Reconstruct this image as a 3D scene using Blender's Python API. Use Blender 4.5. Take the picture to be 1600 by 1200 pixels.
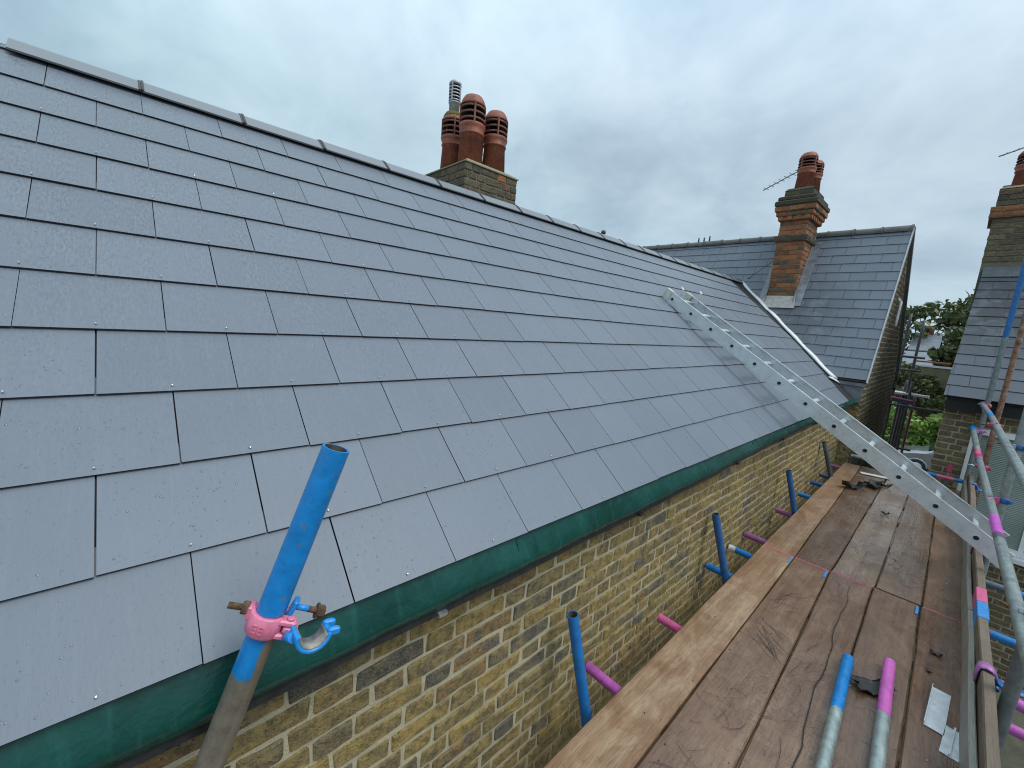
import bpy, math, random
import numpy as np
from mathutils import Vector, Matrix

random.seed(11)
rng = random.Random(5)
SC = bpy.context.scene
for o in list(bpy.data.objects):
    bpy.data.objects.remove(o, do_unlink=True)
COL = SC.collection
PI = math.pi

# ------------------------------------------------------------------ camera
# world axes: X away from the long roof, Y along its eaves, Z up; the eye is at the origin
RIGHT = Vector((0.66679852, 0.74098309, 0.07952228))
DOWN = Vector((0.17207344, -0.04925913, -0.98385175))
FWD = Vector((-0.72510031, 0.66971456, -0.16034943))
FPX, W0, H0 = 639.0, 1600.0, 1200.0
cam_d = bpy.data.cameras.new("camera")
cam = bpy.data.objects.new("camera", cam_d)
COL.objects.link(cam)
up, back = -DOWN, -FWD
cam.matrix_world = Matrix(((RIGHT.x, up.x, back.x, 0), (RIGHT.y, up.y, back.y, 0), (RIGHT.z, up.z, back.z, 0), (0, 0, 0, 1)))
cam_d.sensor_width = 36.0
cam_d.sensor_fit = 'HORIZONTAL'
cam_d.lens = 36.0 * FPX / W0
cam_d.clip_start = 0.02
cam_d.clip_end = 3000.0
SC.camera = cam

# ------------------------------------------------------------------ light
SUN_EL, SUN_AZ = math.radians(56), math.radians(68)
world = bpy.data.worlds.new("World")
SC.world = world
world.use_nodes = True
wt = world.node_tree
wt.nodes.clear()


class G:
    """tiny node-graph helper"""
    def __init__(s, nt):
        s.nt = nt

    def n(s, typ, **kw):
        nd = s.nt.nodes.new(typ)
        for k, v in kw.items():
            if k.startswith('i_'):
                key = k[2:]
                key = int(key) if key.isdigit() else key.replace('_', ' ')
                s.put(nd.inputs[key], v)
            else:
                setattr(nd, k, v)
        return nd

    def put(s, sock, v):
        if isinstance(v, bpy.types.NodeSocket):
            s.nt.links.new(v, sock)
        elif isinstance(v, bpy.types.Node):
            s.nt.links.new(v.outputs[0], sock)
        else:
            if sock.type == 'RGBA' and len(v) == 3:
                v = (*v, 1)
            sock.default_value = v

    def math(s, op, a, b=None, clamp=False):
        nd = s.nt.nodes.new('ShaderNodeMath')
        nd.operation = op
        nd.use_clamp = clamp
        s.put(nd.inputs[0], a)
        if b is not None:
            s.put(nd.inputs[1], b)
        return nd.outputs[0]

    def vmath(s, op, a, b=None):
        nd = s.nt.nodes.new('ShaderNodeVectorMath')
        nd.operation = op
        s.put(nd.inputs[0], a)
        if b is not None:
            s.put(nd.inputs[1], b)
        return nd.outputs['Value'] if op == 'DOT_PRODUCT' else nd.outputs[0]

    def mix(s, f, a, b, mode='MIX'):
        nd = s.nt.nodes.new('ShaderNodeMix')
        nd.data_type = 'RGBA'
        nd.blend_type = mode
        s.put(nd.inputs[0], f)
        s.put(nd.inputs[6], a)
        s.put(nd.inputs[7], b)
        return nd.outputs[2]

    def ramp(s, f, stops, interp='LINEAR'):
        nd = s.nt.nodes.new('ShaderNodeValToRGB')
        cr = nd.color_ramp
        cr.interpolation = interp
        while len(cr.elements) < len(stops):
            cr.elements.new(0.5)
        for e, (p, c) in zip(cr.elements, stops):
            e.position = p
            e.color = (c, c, c, 1) if isinstance(c, (int, float)) else (*c, 1)
        s.put(nd.inputs[0], f)
        return nd.outputs[0]

    def noise(s, vec, scale, detail=3.0, rough=0.55, dist=0.0):
        nd = s.nt.nodes.new('ShaderNodeTexNoise')
        if vec is not None:
            s.put(nd.inputs['Vector'], vec)
        nd.inputs['Scale'].default_value = scale
        nd.inputs['Detail'].default_value = detail
        nd.inputs['Roughness'].default_value = rough
        nd.inputs['Distortion'].default_value = dist
        return nd.outputs['Fac']

    def voro(s, vec, scale, feature='F1'):
        nd = s.nt.nodes.new('ShaderNodeTexVoronoi')
        nd.feature = feature
        s.put(nd.inputs['Vector'], vec)
        nd.inputs['Scale'].default_value = scale
        return nd.outputs['Distance']

    def bump(s, h, strength, dist, normal=None):
        nd = s.nt.nodes.new('ShaderNodeBump')
        nd.inputs['Strength'].default_value = strength
        nd.inputs['Distance'].default_value = dist
        s.put(nd.inputs['Height'], h)
        if normal is not None:
            s.put(nd.inputs['Normal'], normal)
        return nd.outputs[0]

    def comb(s, x, y, z=0.0):
        nd = s.nt.nodes.new('ShaderNodeCombineXYZ')
        for i, v in enumerate((x, y, z)):
            s.put(nd.inputs[i], v)
        return nd.outputs[0]


g = G(wt)
sky = g.n('ShaderNodeTexSky')
sky.sky_type = 'NISHITA'
sky.sun_disc = False
sky.sun_elevation = SUN_EL
sky.sun_rotation = SUN_AZ
tc = g.n('ShaderNodeTexCoord')
sx = g.n('ShaderNodeSeparateXYZ', i_0=tc.outputs['Generated'])
den = g.math('ADD', g.math('MAXIMUM', sx.outputs[2], 0.0), 0.42)
cv = g.comb(g.math('DIVIDE', sx.outputs[0], den), g.math('DIVIDE', sx.outputs[1], den), 0.0)
cl1 = g.noise(cv, 1.35, 5.0, 0.55, 0.5)
cl2 = g.noise(g.vmath('ADD', cv, (7.3, 2.1, 4.0)), 0.75, 3.0, 0.5, 0.2)
cl3 = g.noise(g.vmath('ADD', cv, (3.7, 9.4, 1.0)), 3.6, 4.0, 0.6, 0.3)
fac = g.math('ADD', g.math('MULTIPLY', cl1, 0.62), g.math('MULTIPLY', cl3, 0.38))
lum = g.ramp(fac, [(0.37, (4.0, 5.25, 6.25)), (0.46, (4.8, 6.15, 7.1)), (0.54, (5.65, 6.95, 7.85)), (0.66, (6.8, 8.0, 8.8))])
tint = g.ramp(cl2, [(0.38, (0.92, 1.0, 1.01)), (0.60, (1.0, 1.0, 1.02))])
cloud = g.mix(1.0, lum, tint, 'MULTIPLY')
zen = g.ramp(sx.outputs[2], [(0.0, 0.78), (0.35, 0.83), (1.0, 1.78)])
cloud = g.mix(1.0, cloud, zen, 'MULTIPLY')
skycol = g.mix(0.94, sky.outputs[0], cloud)
bg = g.n('ShaderNodeBackground', i_Color=skycol, i_Strength=0.1)
wo = g.n('ShaderNodeOutputWorld', i_Surface=bg)

sun_d = bpy.data.lights.new("sun", 'SUN')
sun_d.energy = 1.5
sun_d.angle = math.radians(26)
sun_d.color = (1.0, 0.97, 0.93)
sun = bpy.data.objects.new("sun", sun_d)
COL.objects.link(sun)
sdir = Vector((math.sin(SUN_AZ) * math.cos(SUN_EL), math.cos(SUN_AZ) * math.cos(SUN_EL), math.sin(SUN_EL)))
sun.rotation_euler = sdir.to_track_quat('Z', 'Y').to_euler()

SC.view_settings.view_transform = 'Standard'
SC.view_settings.look = 'None'
SC.view_settings.gamma = 1.0
SC.view_settings.use_curve_mapping = False
SC.view_settings.exposure = 0.28
SC.render.engine = 'CYCLES'
SC.cycles.filter_width = 1.1
SC.cycles.max_bounces = 6
SC.cycles.diffuse_bounces = 3
SC.cycles.glossy_bounces = 3
try:
    SC.cycles.use_denoising = True
except Exception:
    pass


# ------------------------------------------------------------------ materials
def mat(name):
    m = bpy.data.materials.new(name)
    m.use_nodes = True
    nt = m.node_tree
    nt.nodes.clear()
    gg = G(nt)
    out = gg.n('ShaderNodeOutputMaterial')
    b = gg.n('ShaderNodeBsdfPrincipled')
    nt.links.new(b.outputs[0], out.inputs[0])
    return m, gg, b


def pos(gg):
    return gg.n('ShaderNodeNewGeometry').outputs['Position']


def rnd(gg, stuff):
    if stuff:
        return gg.n('ShaderNodeAttribute', attribute_name='rnd').outputs['Fac']
    return gg.n('ShaderNodeObjectInfo').outputs['Random']


def simple(name, col, rough=0.6, metal=0.0, var=0.25, scale=14.0, bump=0.0, bscale=120.0, spec=0.5):
    m, q, b = mat(name)
    p = pos(q)
    nz = q.noise(p, scale, 5.0, 0.6)
    dark = tuple(c * (1 - var) for c in col)
    lite = tuple(min(1, c * (1 + var)) for c in col)
    q.put(b.inputs['Base Color'], q.ramp(nz, [(0.3, dark), (0.7, lite)]))
    q.put(b.inputs['Roughness'], q.ramp(nz, [(0.3, max(0.03, rough - 0.1)), (0.7, min(1, rough + 0.1))]))
    b.inputs['Metallic'].default_value = metal
    b.inputs['Specular IOR Level'].default_value = spec
    if bump:
        q.put(b.inputs['Normal'], q.bump(q.noise(p, bscale, 4.0), bump, 0.003))
    return m


TH = math.radians(40)
ROOF_N = Vector((math.sin(TH), 0, math.cos(TH)))
ROOF_S = Vector((-math.cos(TH), 0, math.sin(TH)))
WP = math.radians(60.435)
WING_N = Vector((0, -math.sin(WP), math.cos(WP)))
WING_S = Vector((0, math.cos(WP), math.sin(WP)))
AP = math.radians(45)
NB_N = Vector((0, -math.sin(AP), math.cos(AP)))
NB_S = Vector((0, math.cos(AP), math.sin(AP)))


M_EDGE = None


def slate_mat(name, U, V, stuff, col=(0.150, 0.170, 0.202), stain_or_shade=None, rain=1.0, rough=0.36):
    m, q, b = mat(name)
    p = pos(q)
    u = q.vmath('DOT_PRODUCT', p, tuple(U))
    v = q.vmath('DOT_PRODUCT', p, tuple(V))
    r = rnd(q, stuff)
    fine = q.noise(q.comb(u, v, 0.0), 240.0, 2.0, 0.5)
    streak = q.noise(q.comb(q.math('MULTIPLY', u, 60.0), q.math('MULTIPLY', v, 5.0), r), 1.0, 4.0, 0.6)
    blot = q.noise(q.comb(u, v, r), 3.2, 4.0, 0.6)
    pit = q.noise(q.comb(u, q.math('MULTIPLY', v, 0.45), 3.0), 130.0, 3.0, 0.65)
    fleck = q.noise(q.comb(q.math('MULTIPLY', u, 150.0), q.math('MULTIPLY', v, 38.0), 5.0), 1.0, 4.0, 0.75)
    runs = q.noise(q.comb(q.math('MULTIPLY', u, 14.0), q.math('MULTIPLY', v, 1.1), 9.0), 1.0, 3.0, 0.6)
    high = q.math('MULTIPLY', q.math('SUBTRACT', v, 0.55 if rain > 0.9 else 0.2), 0.8, True)
    wetk = q.math('MULTIPLY', high, q.ramp(runs, [(0.36, 0.25), (0.62, 1.0)]))
    lvl = q.math('ADD', q.math('MULTIPLY', r, 0.30), q.math('MULTIPLY', blot, 0.65))
    base = q.ramp(lvl, [(0.2, tuple(c * 0.91 for c in col)), (0.8, tuple(c * 1.09 for c in col))])
    base = q.mix(q.math('MULTIPLY', q.ramp(streak, [(0.52, 0.0), (0.75, 1.0)]), 0.10 * rain), base, (0.30, 0.32, 0.355))
    base = q.mix(q.math('MULTIPLY', q.ramp(pit, [(0.56, 0.0), (0.70, 1.0)]), 0.22 * rain), base, tuple(c * 0.6 for c in col))
    base = q.mix(q.math('MULTIPLY', q.math('MULTIPLY', q.ramp(fleck, [(0.50, 0.0), (0.60, 1.0)]), wetk), 0.42 * max(0.0, rain * 2 - 1)), base, tuple(c * 0.45 for c in col))
    base = q.mix(q.math('MULTIPLY', q.math('MULTIPLY', q.ramp(fleck, [(0.40, 1.0), (0.50, 0.0)]), wetk), 0.16 * max(0.0, rain * 2 - 1)), base, (0.33, 0.37, 0.40))
    if stain_or_shade is not None:
        dx = q.vmath('SUBTRACT', p, stain_or_shade[0])
        dn = q.math('DIVIDE', q.vmath('DOT_PRODUCT', dx, dx), stain_or_shade[1] ** 2)
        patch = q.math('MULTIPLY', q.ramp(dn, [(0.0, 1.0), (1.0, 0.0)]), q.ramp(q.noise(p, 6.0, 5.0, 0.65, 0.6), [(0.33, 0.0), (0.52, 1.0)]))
        base = q.mix(q.math('MULTIPLY', patch, stain_or_shade[2]), base, stain_or_shade[3])
    q.put(b.inputs['Base Color'], base)
    rr = q.math('ADD', q.math('MULTIPLY', blot, 0.12), q.math('MULTIPLY', streak, 0.16))
    q.put(b.inputs['Roughness'], q.math('ADD', rr, rough - 0.02))
    b.inputs['Specular IOR Level'].default_value = 0.42
    h = q.math('ADD', q.math('MULTIPLY', fine, 0.6), q.math('MULTIPLY', q.ramp(pit, [(0.50, 0.0), (0.72, 1.0)]), 0.7 * rain))
    q.put(b.inputs['Normal'], q.bump(h, 0.2, 0.0014))
    return m


Yv, Xv, Zv = Vector((0, 1, 0)), Vector((1, 0, 0)), Vector((0, 0, 1))
M_SLATE = [slate_mat("roof_slate" + s, Yv, ROOF_S, bool(s)) for s in ("", "_bulk")]
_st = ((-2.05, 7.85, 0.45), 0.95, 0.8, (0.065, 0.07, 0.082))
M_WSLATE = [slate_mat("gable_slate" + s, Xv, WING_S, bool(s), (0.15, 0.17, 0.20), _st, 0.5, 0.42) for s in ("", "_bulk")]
_st2 = ((0.55, 8.35, 0.6), 1.15, 0.95, (0.022, 0.025, 0.03))  # dark wet patch, with weaker sky reflection painted into its colour
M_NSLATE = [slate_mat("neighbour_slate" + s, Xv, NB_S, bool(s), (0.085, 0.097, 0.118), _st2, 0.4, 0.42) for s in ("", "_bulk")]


M_EDGE = simple("wet_edge_lap_shade", (0.02, 0.022, 0.026), 0.5)  # near-black wet edge, with the shadow line of the lap put into its colour
M_SLATE = [[m_, M_EDGE] for m_ in M_SLATE]
M_WSLATE = [[m_, M_EDGE] for m_ in M_WSLATE]
M_NSLATE = [[m_, M_EDGE] for m_ in M_NSLATE]


def brick_mat(name, stops, stuff, grime=0.62, sat_dark=(0.045, 0.039, 0.026)):
    m, q, b = mat(name)
    p = pos(q)
    r = rnd(q, stuff)
    pv = q.vmath('ADD', p, q.comb(q.math('MULTIPLY', r, 37.0), q.math('MULTIPLY', r, 11.0), r))
    big = q.noise(pv, 9.0, 5.0, 0.62, 0.4)
    mid = q.noise(pv, 34.0, 6.0, 0.7)
    fin = q.noise(pv, 150.0, 4.0, 0.65)
    pit = q.voro(pv, 75.0)
    c = q.ramp(q.math('ADD', r, q.math('MULTIPLY', q.math('SUBTRACT', big, 0.5), 0.9), True), stops)
    c = q.mix(q.math('MULTIPLY', q.ramp(mid, [(0.44, 0.0), (0.62, 1.0)]), grime), c, sat_dark)
    c = q.mix(q.math('MULTIPLY', q.ramp(fin, [(0.50, 0.0), (0.70, 1.0)]), 0.5), c, (0.40, 0.345, 0.215))
    c = q.mix(q.ramp(pit, [(0.09, 0.75), (0.17, 0.0)]), c, (0.02, 0.018, 0.015))
    q.put(b.inputs['Base Color'], c)
    q.put(b.inputs['Roughness'], q.ramp(mid, [(0.3, 0.62), (0.7, 0.9)]))
    b.inputs['Specular IOR Level'].default_value = 0.35
    h = q.math('ADD', q.math('MULTIPLY', mid, 1.3), q.math('MULTIPLY', fin, 0.7))
    h = q.math('SUBTRACT', h, q.ramp(pit, [(0.07, 0.6), (0.17, 0.0)]))
    q.put(b.inputs['Normal'], q.bump(h, 1.0, 0.009))
    return m


STOCK = [(0.0, (0.13, 0.115, 0.09)), (0.05, (0.19, 0.155, 0.095)), (0.14, (0.27, 0.205, 0.095)), (0.30, (0.39, 0.275, 0.09)), (0.48, (0.25, 0.19, 0.08)),
         (0.68, (0.43, 0.295, 0.09)), (0.84, (0.22, 0.165, 0.08)), (0.95, (0.33, 0.19, 0.07)), (0.985, (0.27, 0.19, 0.09)), (1.0, (0.16, 0.14, 0.115))]
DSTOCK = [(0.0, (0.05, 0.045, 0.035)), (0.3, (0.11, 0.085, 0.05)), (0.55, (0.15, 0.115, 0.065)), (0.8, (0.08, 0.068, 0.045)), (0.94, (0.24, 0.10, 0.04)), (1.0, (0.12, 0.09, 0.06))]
RED = [(0.0, (0.20, 0.066, 0.03)), (0.35, (0.35, 0.115, 0.040)), (0.6, (0.40, 0.15, 0.055)), (0.8, (0.24, 0.085, 0.035)), (0.92, (0.17, 0.07, 0.036)), (1.0, (0.08, 0.055, 0.04))]
M_STOCK = [brick_mat("stock_brick" + s, STOCK, bool(s)) for s in ("", "_bulk")]
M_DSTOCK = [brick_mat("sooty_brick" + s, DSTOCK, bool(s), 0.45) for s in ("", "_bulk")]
M_STOCK2 = [brick_mat("brown_stock_brick" + s, [(0.0, (0.10, 0.08, 0.05)), (0.4, (0.20, 0.155, 0.085)), (0.7, (0.15, 0.118, 0.07)), (1.0, (0.235, 0.18, 0.095))], bool(s), 0.5) for s in ("", "_bulk")]
M_RED = [brick_mat("red_brick" + s, RED, bool(s), 0.25, (0.10, 0.05, 0.025)) for s in ("", "_bulk")]
M_MOSSY = [brick_mat("mossy_brick" + s, [(0.0, (0.045, 0.042, 0.03)), (0.5, (0.085, 0.07, 0.045)), (0.8, (0.12, 0.095, 0.045)), (1.0, (0.10, 0.06, 0.035))], bool(s), 0.6, (0.03, 0.032, 0.02)) for s in ("", "_bulk")]


def mortar_mat(name, col):
    m, q, b = mat(name)
    p = pos(q)
    n1 = q.noise(p, 7.0, 5.0, 0.65)
    n2 = q.noise(p, 160.0, 4.0, 0.7)
    c = q.ramp(n1, [(0.3, tuple(x * 0.72 for x in col)), (0.7, tuple(x * 1.12 for x in col))])
    c = q.mix(q.math('MULTIPLY', q.ramp(n2, [(0.35, 1.0), (0.6, 0.0)]), 0.45), c, tuple(x * 0.45 for x in col))
    q.put(b.inputs['Base Color'], c)
    b.inputs['Roughness'].default_value = 0.9
    q.put(b.inputs['Normal'], q.bump(q.math('ADD', n2, q.noise(p, 40.0, 3.0)), 0.8, 0.004))
    return m


M_MORTAR = mortar_mat("lime_mortar", (0.54, 0.475, 0.32))
M_MORTAR_D = mortar_mat("old_mortar", (0.42, 0.37, 0.255))
M_MORTAR_S = mortar_mat("sooty_mortar", (0.20, 0.175, 0.12))
M_FLAUNCH = mortar_mat("flaunching", (0.34, 0.30, 0.20))
M_MOSSCAP = mortar_mat("mossy_cap", (0.075, 0.066, 0.042))


def tube_mat(name, base, bands, kind='galv', rough=0.42, metal=0.55, side=None):
    """scaffold tube: bands = [(from, to, colour)] in metres along the tube"""
    m, q, b = mat(name)
    p = pos(q)
    t = q.n('ShaderNodeAttribute', attribute_name='tlen').outputs['Fac']
    n1 = q.noise(p, 26.0, 5.0, 0.65)
    n2 = q.noise(p, 120.0, 4.0, 0.7)
    if kind == 'rust':
        c = q.ramp(q.noise(p, 16.0, 6.0, 0.7), [(0.32, (0.10, 0.05, 0.032)), (0.45, (0.24, 0.115, 0.068)), (0.56, (0.30, 0.19, 0.13)), (0.66, (0.36, 0.32, 0.28))])
    else:
        c = q.ramp(n1, [(0.3, tuple(x * 0.68 for x in base)), (0.7, tuple(min(1, x * 1.2) for x in base))])
        c = q.mix(q.math('MULTIPLY', q.ramp(n2, [(0.55, 0.0), (0.72, 1.0)]), 0.4), c, tuple(x * 0.45 for x in base))
    paintmask = None
    tj = q.math('ADD', t, q.math('MULTIPLY', q.math('SUBTRACT', n1, 0.5), 0.05))
    tj = q.math('ADD', tj, q.math('MULTIPLY', q.math('SUBTRACT', n2, 0.5), 0.016))
    chips = q.ramp(q.noise(p, 55.0, 5.0, 0.7), [(0.625, 1.0), (0.665, 0.0)])
    if side is not None:
        sd = q.math('ADD', q.vmath('DOT_PRODUCT', q.vmath('SUBTRACT', p, side[0]), side[1]), q.math('MULTIPLY', q.math('SUBTRACT', n1, 0.5), 0.012))
        bare = q.math('MULTIPLY', q.math('GREATER_THAN', sd, side[2]), q.math('GREATER_THAN', t, side[3]))
        chips = q.math('MULTIPLY', chips, q.math('SUBTRACT', 1.0, bare))
    for a, e, colr in bands:
        k = q.math('MULTIPLY', q.math('GREATER_THAN', tj, a), q.math('LESS_THAN', tj, e))
        k = q.math('MULTIPLY', k, chips)
        cc = q.ramp(n1, [(0.3, tuple(x * 0.72 for x in colr)), (0.7, tuple(min(1, x * 1.1) for x in colr))])
        cc = q.mix(q.math('MULTIPLY', q.ramp(q.noise(p, 18.0, 6.0, 0.75, 1.5), [(0.56, 0.0), (0.70, 1.0)]), 0.45), cc, tuple(x * 0.3 + 0.012 for x in colr))
        c = q.mix(k, c, cc)
        paintmask = k if paintmask is None else q.math('MAXIMUM', paintmask, k)
    q.put(b.inputs['Base Color'], c)
    if paintmask is not None:
        q.put(b.inputs['Metallic'], q.math('MULTIPLY', q.math('SUBTRACT', 1.0, paintmask), metal))
    else:
        b.inputs['Metallic'].default_value = metal
    q.put(b.inputs['Roughness'], q.ramp(n1, [(0.3, rough - 0.1), (0.7, rough + 0.14)]))
    q.put(b.inputs['Normal'], q.bump(q.math('ADD', n1, q.math('MULTIPLY', n2, 0.5)), 0.25, 0.0016))
    return m


BLUE = (0.003, 0.21, 0.56)
DBLUE = (0.012, 0.105, 0.33)
PINK = (0.66, 0.115, 0.30)
MAG = (0.55, 0.10, 0.50)
MAUVE = (0.30, 0.10, 0.33)
GALV = (0.30, 0.345, 0.335)
WEATH = (0.20, 0.17, 0.135)
_tm = {}


def TM(key, base=GALV, bands=(), kind='galv', rough=0.42, metal=0.55):
    if key not in _tm:
        _tm[key] = tube_mat(key, base, bands, kind, rough, metal)
    return _tm[key]


def paint_mat(name, col, wear=(0.25, 0.2, 0.17), amount=0.62, rough=0.35):
    m, q, b = mat(name)
    p = pos(q)
    n1 = q.noise(p, 60.0, 5.0, 0.65)
    c = q.ramp(n1, [(0.3, tuple(x * 0.75 for x in col)), (0.7, tuple(min(1, x * 1.15) for x in col))])
    c = q.mix(q.ramp(q.noise(p, 90.0, 5.0, 0.7), [(amount, 0.0), (amount + 0.06, 1.0)]), c, wear)
    q.put(b.inputs['Base Color'], c)
    q.put(b.inputs['Roughness'], q.ramp(n1, [(0.3, rough - 0.1), (0.7, rough + 0.15)]))
    q.put(b.inputs['Normal'], q.bump(q.noise(p, 240.0, 3.0), 0.35, 0.0015))
    return m


M_PINKP = paint_mat("pink_painted_forging", (0.74, 0.20, 0.31))
M_BLUEP = paint_mat("blue_painted_forging", (0.01, 0.25, 0.66), (0.22, 0.2, 0.17), 0.60)
M_DBLUEP = paint_mat("dark_blue_forging", (0.02, 0.11, 0.30))
M_MAUVEP = paint_mat("mauve_forging", (0.42, 0.17, 0.42))
M_REDP = paint_mat("red_pink_forging", (0.42, 0.07, 0.13))
M_BARE = simple("worn_steel", (0.30, 0.27, 0.23), 0.45, 0.4, 0.4, 60.0, 0.4, 300)
M_RUST = simple("rusty_bolt", (0.135, 0.075, 0.04), 0.7, 0.25, 0.55, 90.0, 0.7, 400)
M_GALVP = simple("galvanised_steel", (0.42, 0.45, 0.45), 0.4, 0.7, 0.25, 40.0)


def board_mat(name, stops, scratch=0.8, wet=0.30, stuff=False):
    m, q, b = mat(name)
    p = pos(q)
    sp = q.n('ShaderNodeSeparateXYZ', i_0=p)
    x, y, z = sp.outputs
    r = rnd(q, stuff)
    off = q.math('MULTIPLY', r, 23.0)
    grain = q.noise(q.comb(q.math('MULTIPLY', x, 55.0), q.math('ADD', q.math('MULTIPLY', y, 2.2), off), off), 1.0, 6.0, 0.65, 0.5)
    blot = q.noise(q.comb(q.math('MULTIPLY', x, 2.0), q.math('MULTIPLY', y, 1.0), off), 3.0, 6.0, 0.68, 1.0)
    fine = q.noise(q.comb(q.math('MULTIPLY', x, 260.0), q.math('MULTIPLY', y, 16.0), off), 1.0, 3.0, 0.6)
    cross = q.noise(q.comb(q.math('MULTIPLY', x, 16.0), q.math('MULTIPLY', y, 46.0), off), 1.0, 5.0, 0.7, 0.6)
    stripe = q.noise(q.comb(q.math('MULTIPLY', x, 9.0), q.math('MULTIPLY', y, 0.35), off), 1.0, 3.0, 0.5)
    lv = q.math('ADD', q.math('ADD', q.math('MULTIPLY', grain, 0.26), q.math('ADD', q.math('MULTIPLY', blot, 0.45), q.math('MULTIPLY', stripe, 0.26))), q.math('MULTIPLY', q.math('SUBTRACT', r, 0.5), 0.12))
    c = q.ramp(lv, stops)
    c = q.mix(q.math('MULTIPLY', q.ramp(fine, [(0.50, 0.0), (0.68, 1.0)]), 0.4), c, tuple(v * 0.45 for v in stops[0][1]))
    c = q.mix(q.math('MULTIPLY', q.ramp(cross, [(0.60, 0.0), (0.70, 1.0)]), 0.42 * scratch), c, (0.035, 0.026, 0.022))
    # knife cuts: thin crossing strokes
    masks = None
    for ang, sc_, sd in ((0.5, 3.1, 1.0), (-0.75, 2.5, 5.0), (1.25, 2.8, 9.0)):
        ca, sa = math.cos(ang), math.sin(ang)
        du = q.math('ADD', q.math('MULTIPLY', x, ca), q.math('MULTIPLY', y, sa))
        dv = q.math('SUBTRACT', q.math('MULTIPLY', y, ca), q.math('MULTIPLY', x, sa))
        vv = q.comb(q.math('MULTIPLY', du, sc_), q.math('MULTIPLY', dv, sc_ * 9.0), sd)
        e = q.voro(vv, 1.0, 'DISTANCE_TO_EDGE')
        k = q.ramp(e, [(0.008, 1.0), (0.02, 0.0)])
        masks = k if masks is None else q.math('MAXIMUM', masks, k)
    reg = q.ramp(q.noise(q.comb(x, y, 31.0), 2.2, 3.0, 0.5), [(0.57, 0.0), (0.66, 1.0)])
    cut = q.math('MULTIPLY', masks, reg)
    c = q.mix(q.math('MULTIPLY', cut, 0.12 * scratch), c, (0.03, 0.022, 0.018))
    q.put(b.inputs['Base Color'], c)
    b.inputs['Specular IOR Level'].default_value = 0.75
    wetm = q.noise(q.comb(q.math('MULTIPLY', x, 1.3), y, 12.0), 2.1, 4.0, 0.55)
    q.put(b.inputs['Roughness'], q.ramp(wetm, [(0.38, wet), (0.66, wet + 0.30)]))
    h = q.math('SUBTRACT', q.math('ADD', q.math('MULTIPLY', grain, 0.7), q.math('MULTIPLY', fine, 0.5)), q.math('MULTIPLY', q.math('ADD', cut, q.ramp(cross, [(0.60, 0.0), (0.70, 1.0)])), 0.6 * scratch))
    q.put(b.inputs['Normal'], q.bump(h, 0.3, 0.004))
    return m


B_ORANGE = board_mat("tan_board", [(0.32, (0.105, 0.050, 0.025)), (0.42, (0.195, 0.10, 0.050)), (0.52, (0.27, 0.152, 0.080)), (0.64, (0.42, 0.29, 0.18))], 0.9, 0.28)
B_BROWN = board_mat("wet_brown_board", [(0.32, (0.068, 0.030, 0.014)), (0.43, (0.132, 0.064, 0.032)), (0.54, (0.20, 0.112, 0.062)), (0.68, (0.32, 0.21, 0.13))], 1.0, 0.12)
B_TAN = board_mat("warm_brown_board", [(0.32, (0.075, 0.036, 0.020)), (0.43, (0.135, 0.070, 0.038)), (0.54, (0.20, 0.118, 0.066)), (0.67, (0.34, 0.225, 0.135))], 0.9, 0.22)
B_GREY = board_mat("grey_brown_board", [(0.32, (0.085, 0.046, 0.026)), (0.43, (0.145, 0.085, 0.050)), (0.54, (0.21, 0.138, 0.088)), (0.68, (0.33, 0.245, 0.17))], 1.0, 0.08)
B_TOE = board_mat("toe_board_timber", [(0.28, (0.07, 0.048, 0.032)), (0.45, (0.13, 0.092, 0.06)), (0.6, (0.18, 0.135, 0.092)), (0.75, (0.24, 0.19, 0.14))], 0.5, 0.5)
B_BATTEN = board_mat("weathered_batten", [(0.28, (0.16, 0.145, 0.115)), (0.45, (0.25, 0.23, 0.19)), (0.6, (0.33, 0.31, 0.26)), (0.75, (0.38, 0.36, 0.31))], 0.4, 0.55)
B_BANDP = paint_mat("pink_board_band", (0.62, 0.10, 0.24), (0.2, 0.14, 0.1), 0.56, 0.5)
B_BANDB = paint_mat("blue_board_band", (0.02, 0.24, 0.60), (0.2, 0.14, 0.1), 0.56, 0.5)

M_ALU = simple("ladder_aluminium", (0.68, 0.71, 0.72), 0.33, 0.5, 0.08, 16.0, 0.15, 150)
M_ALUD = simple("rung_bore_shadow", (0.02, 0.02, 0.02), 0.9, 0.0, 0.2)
M_LEAD = simple("lead_flashing", (0.20, 0.205, 0.22), 0.5, 0.2, 0.35, 12.0, 0.3, 60)
M_LEADDK = simple("dark_lead", (0.09, 0.095, 0.105), 0.5, 0.2, 0.4, 12.0, 0.3, 60)
M_LEADL = simple("pale_lead_apron", (0.44, 0.40, 0.36), 0.55, 0.1, 0.25, 20.0, 0.4, 60)
M_WHITE = simple("white_valley_trim", (0.74, 0.75, 0.75), 0.42, 0.0, 0.10, 9.0, 0.35, 30)
M_FELT = None
M_BLACK = simple("black_underlay", (0.012, 0.012, 0.013), 0.7, 0.0, 0.3)
M_BLACKP = simple("black_plastic", (0.02, 0.02, 0.022), 0.38, 0.0, 0.3, 30.0)
M_RIDGE = simple("grey_ridge_tile", (0.165, 0.175, 0.185), 0.36, 0.0, 0.14, 9.0, 0.2, 160)
M_RIDGED = simple("dark_clay_ridge", (0.115, 0.11, 0.10), 0.7, 0.0, 0.35, 10.0, 0.5, 60)
M_UNION = simple("ridge_union_plastic", (0.03, 0.025, 0.022), 0.5, 0.0, 0.3)
M_RIVET = simple("bright_rivet", (0.80, 0.76, 0.70), 0.25, 0.8, 0.1)
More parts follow.
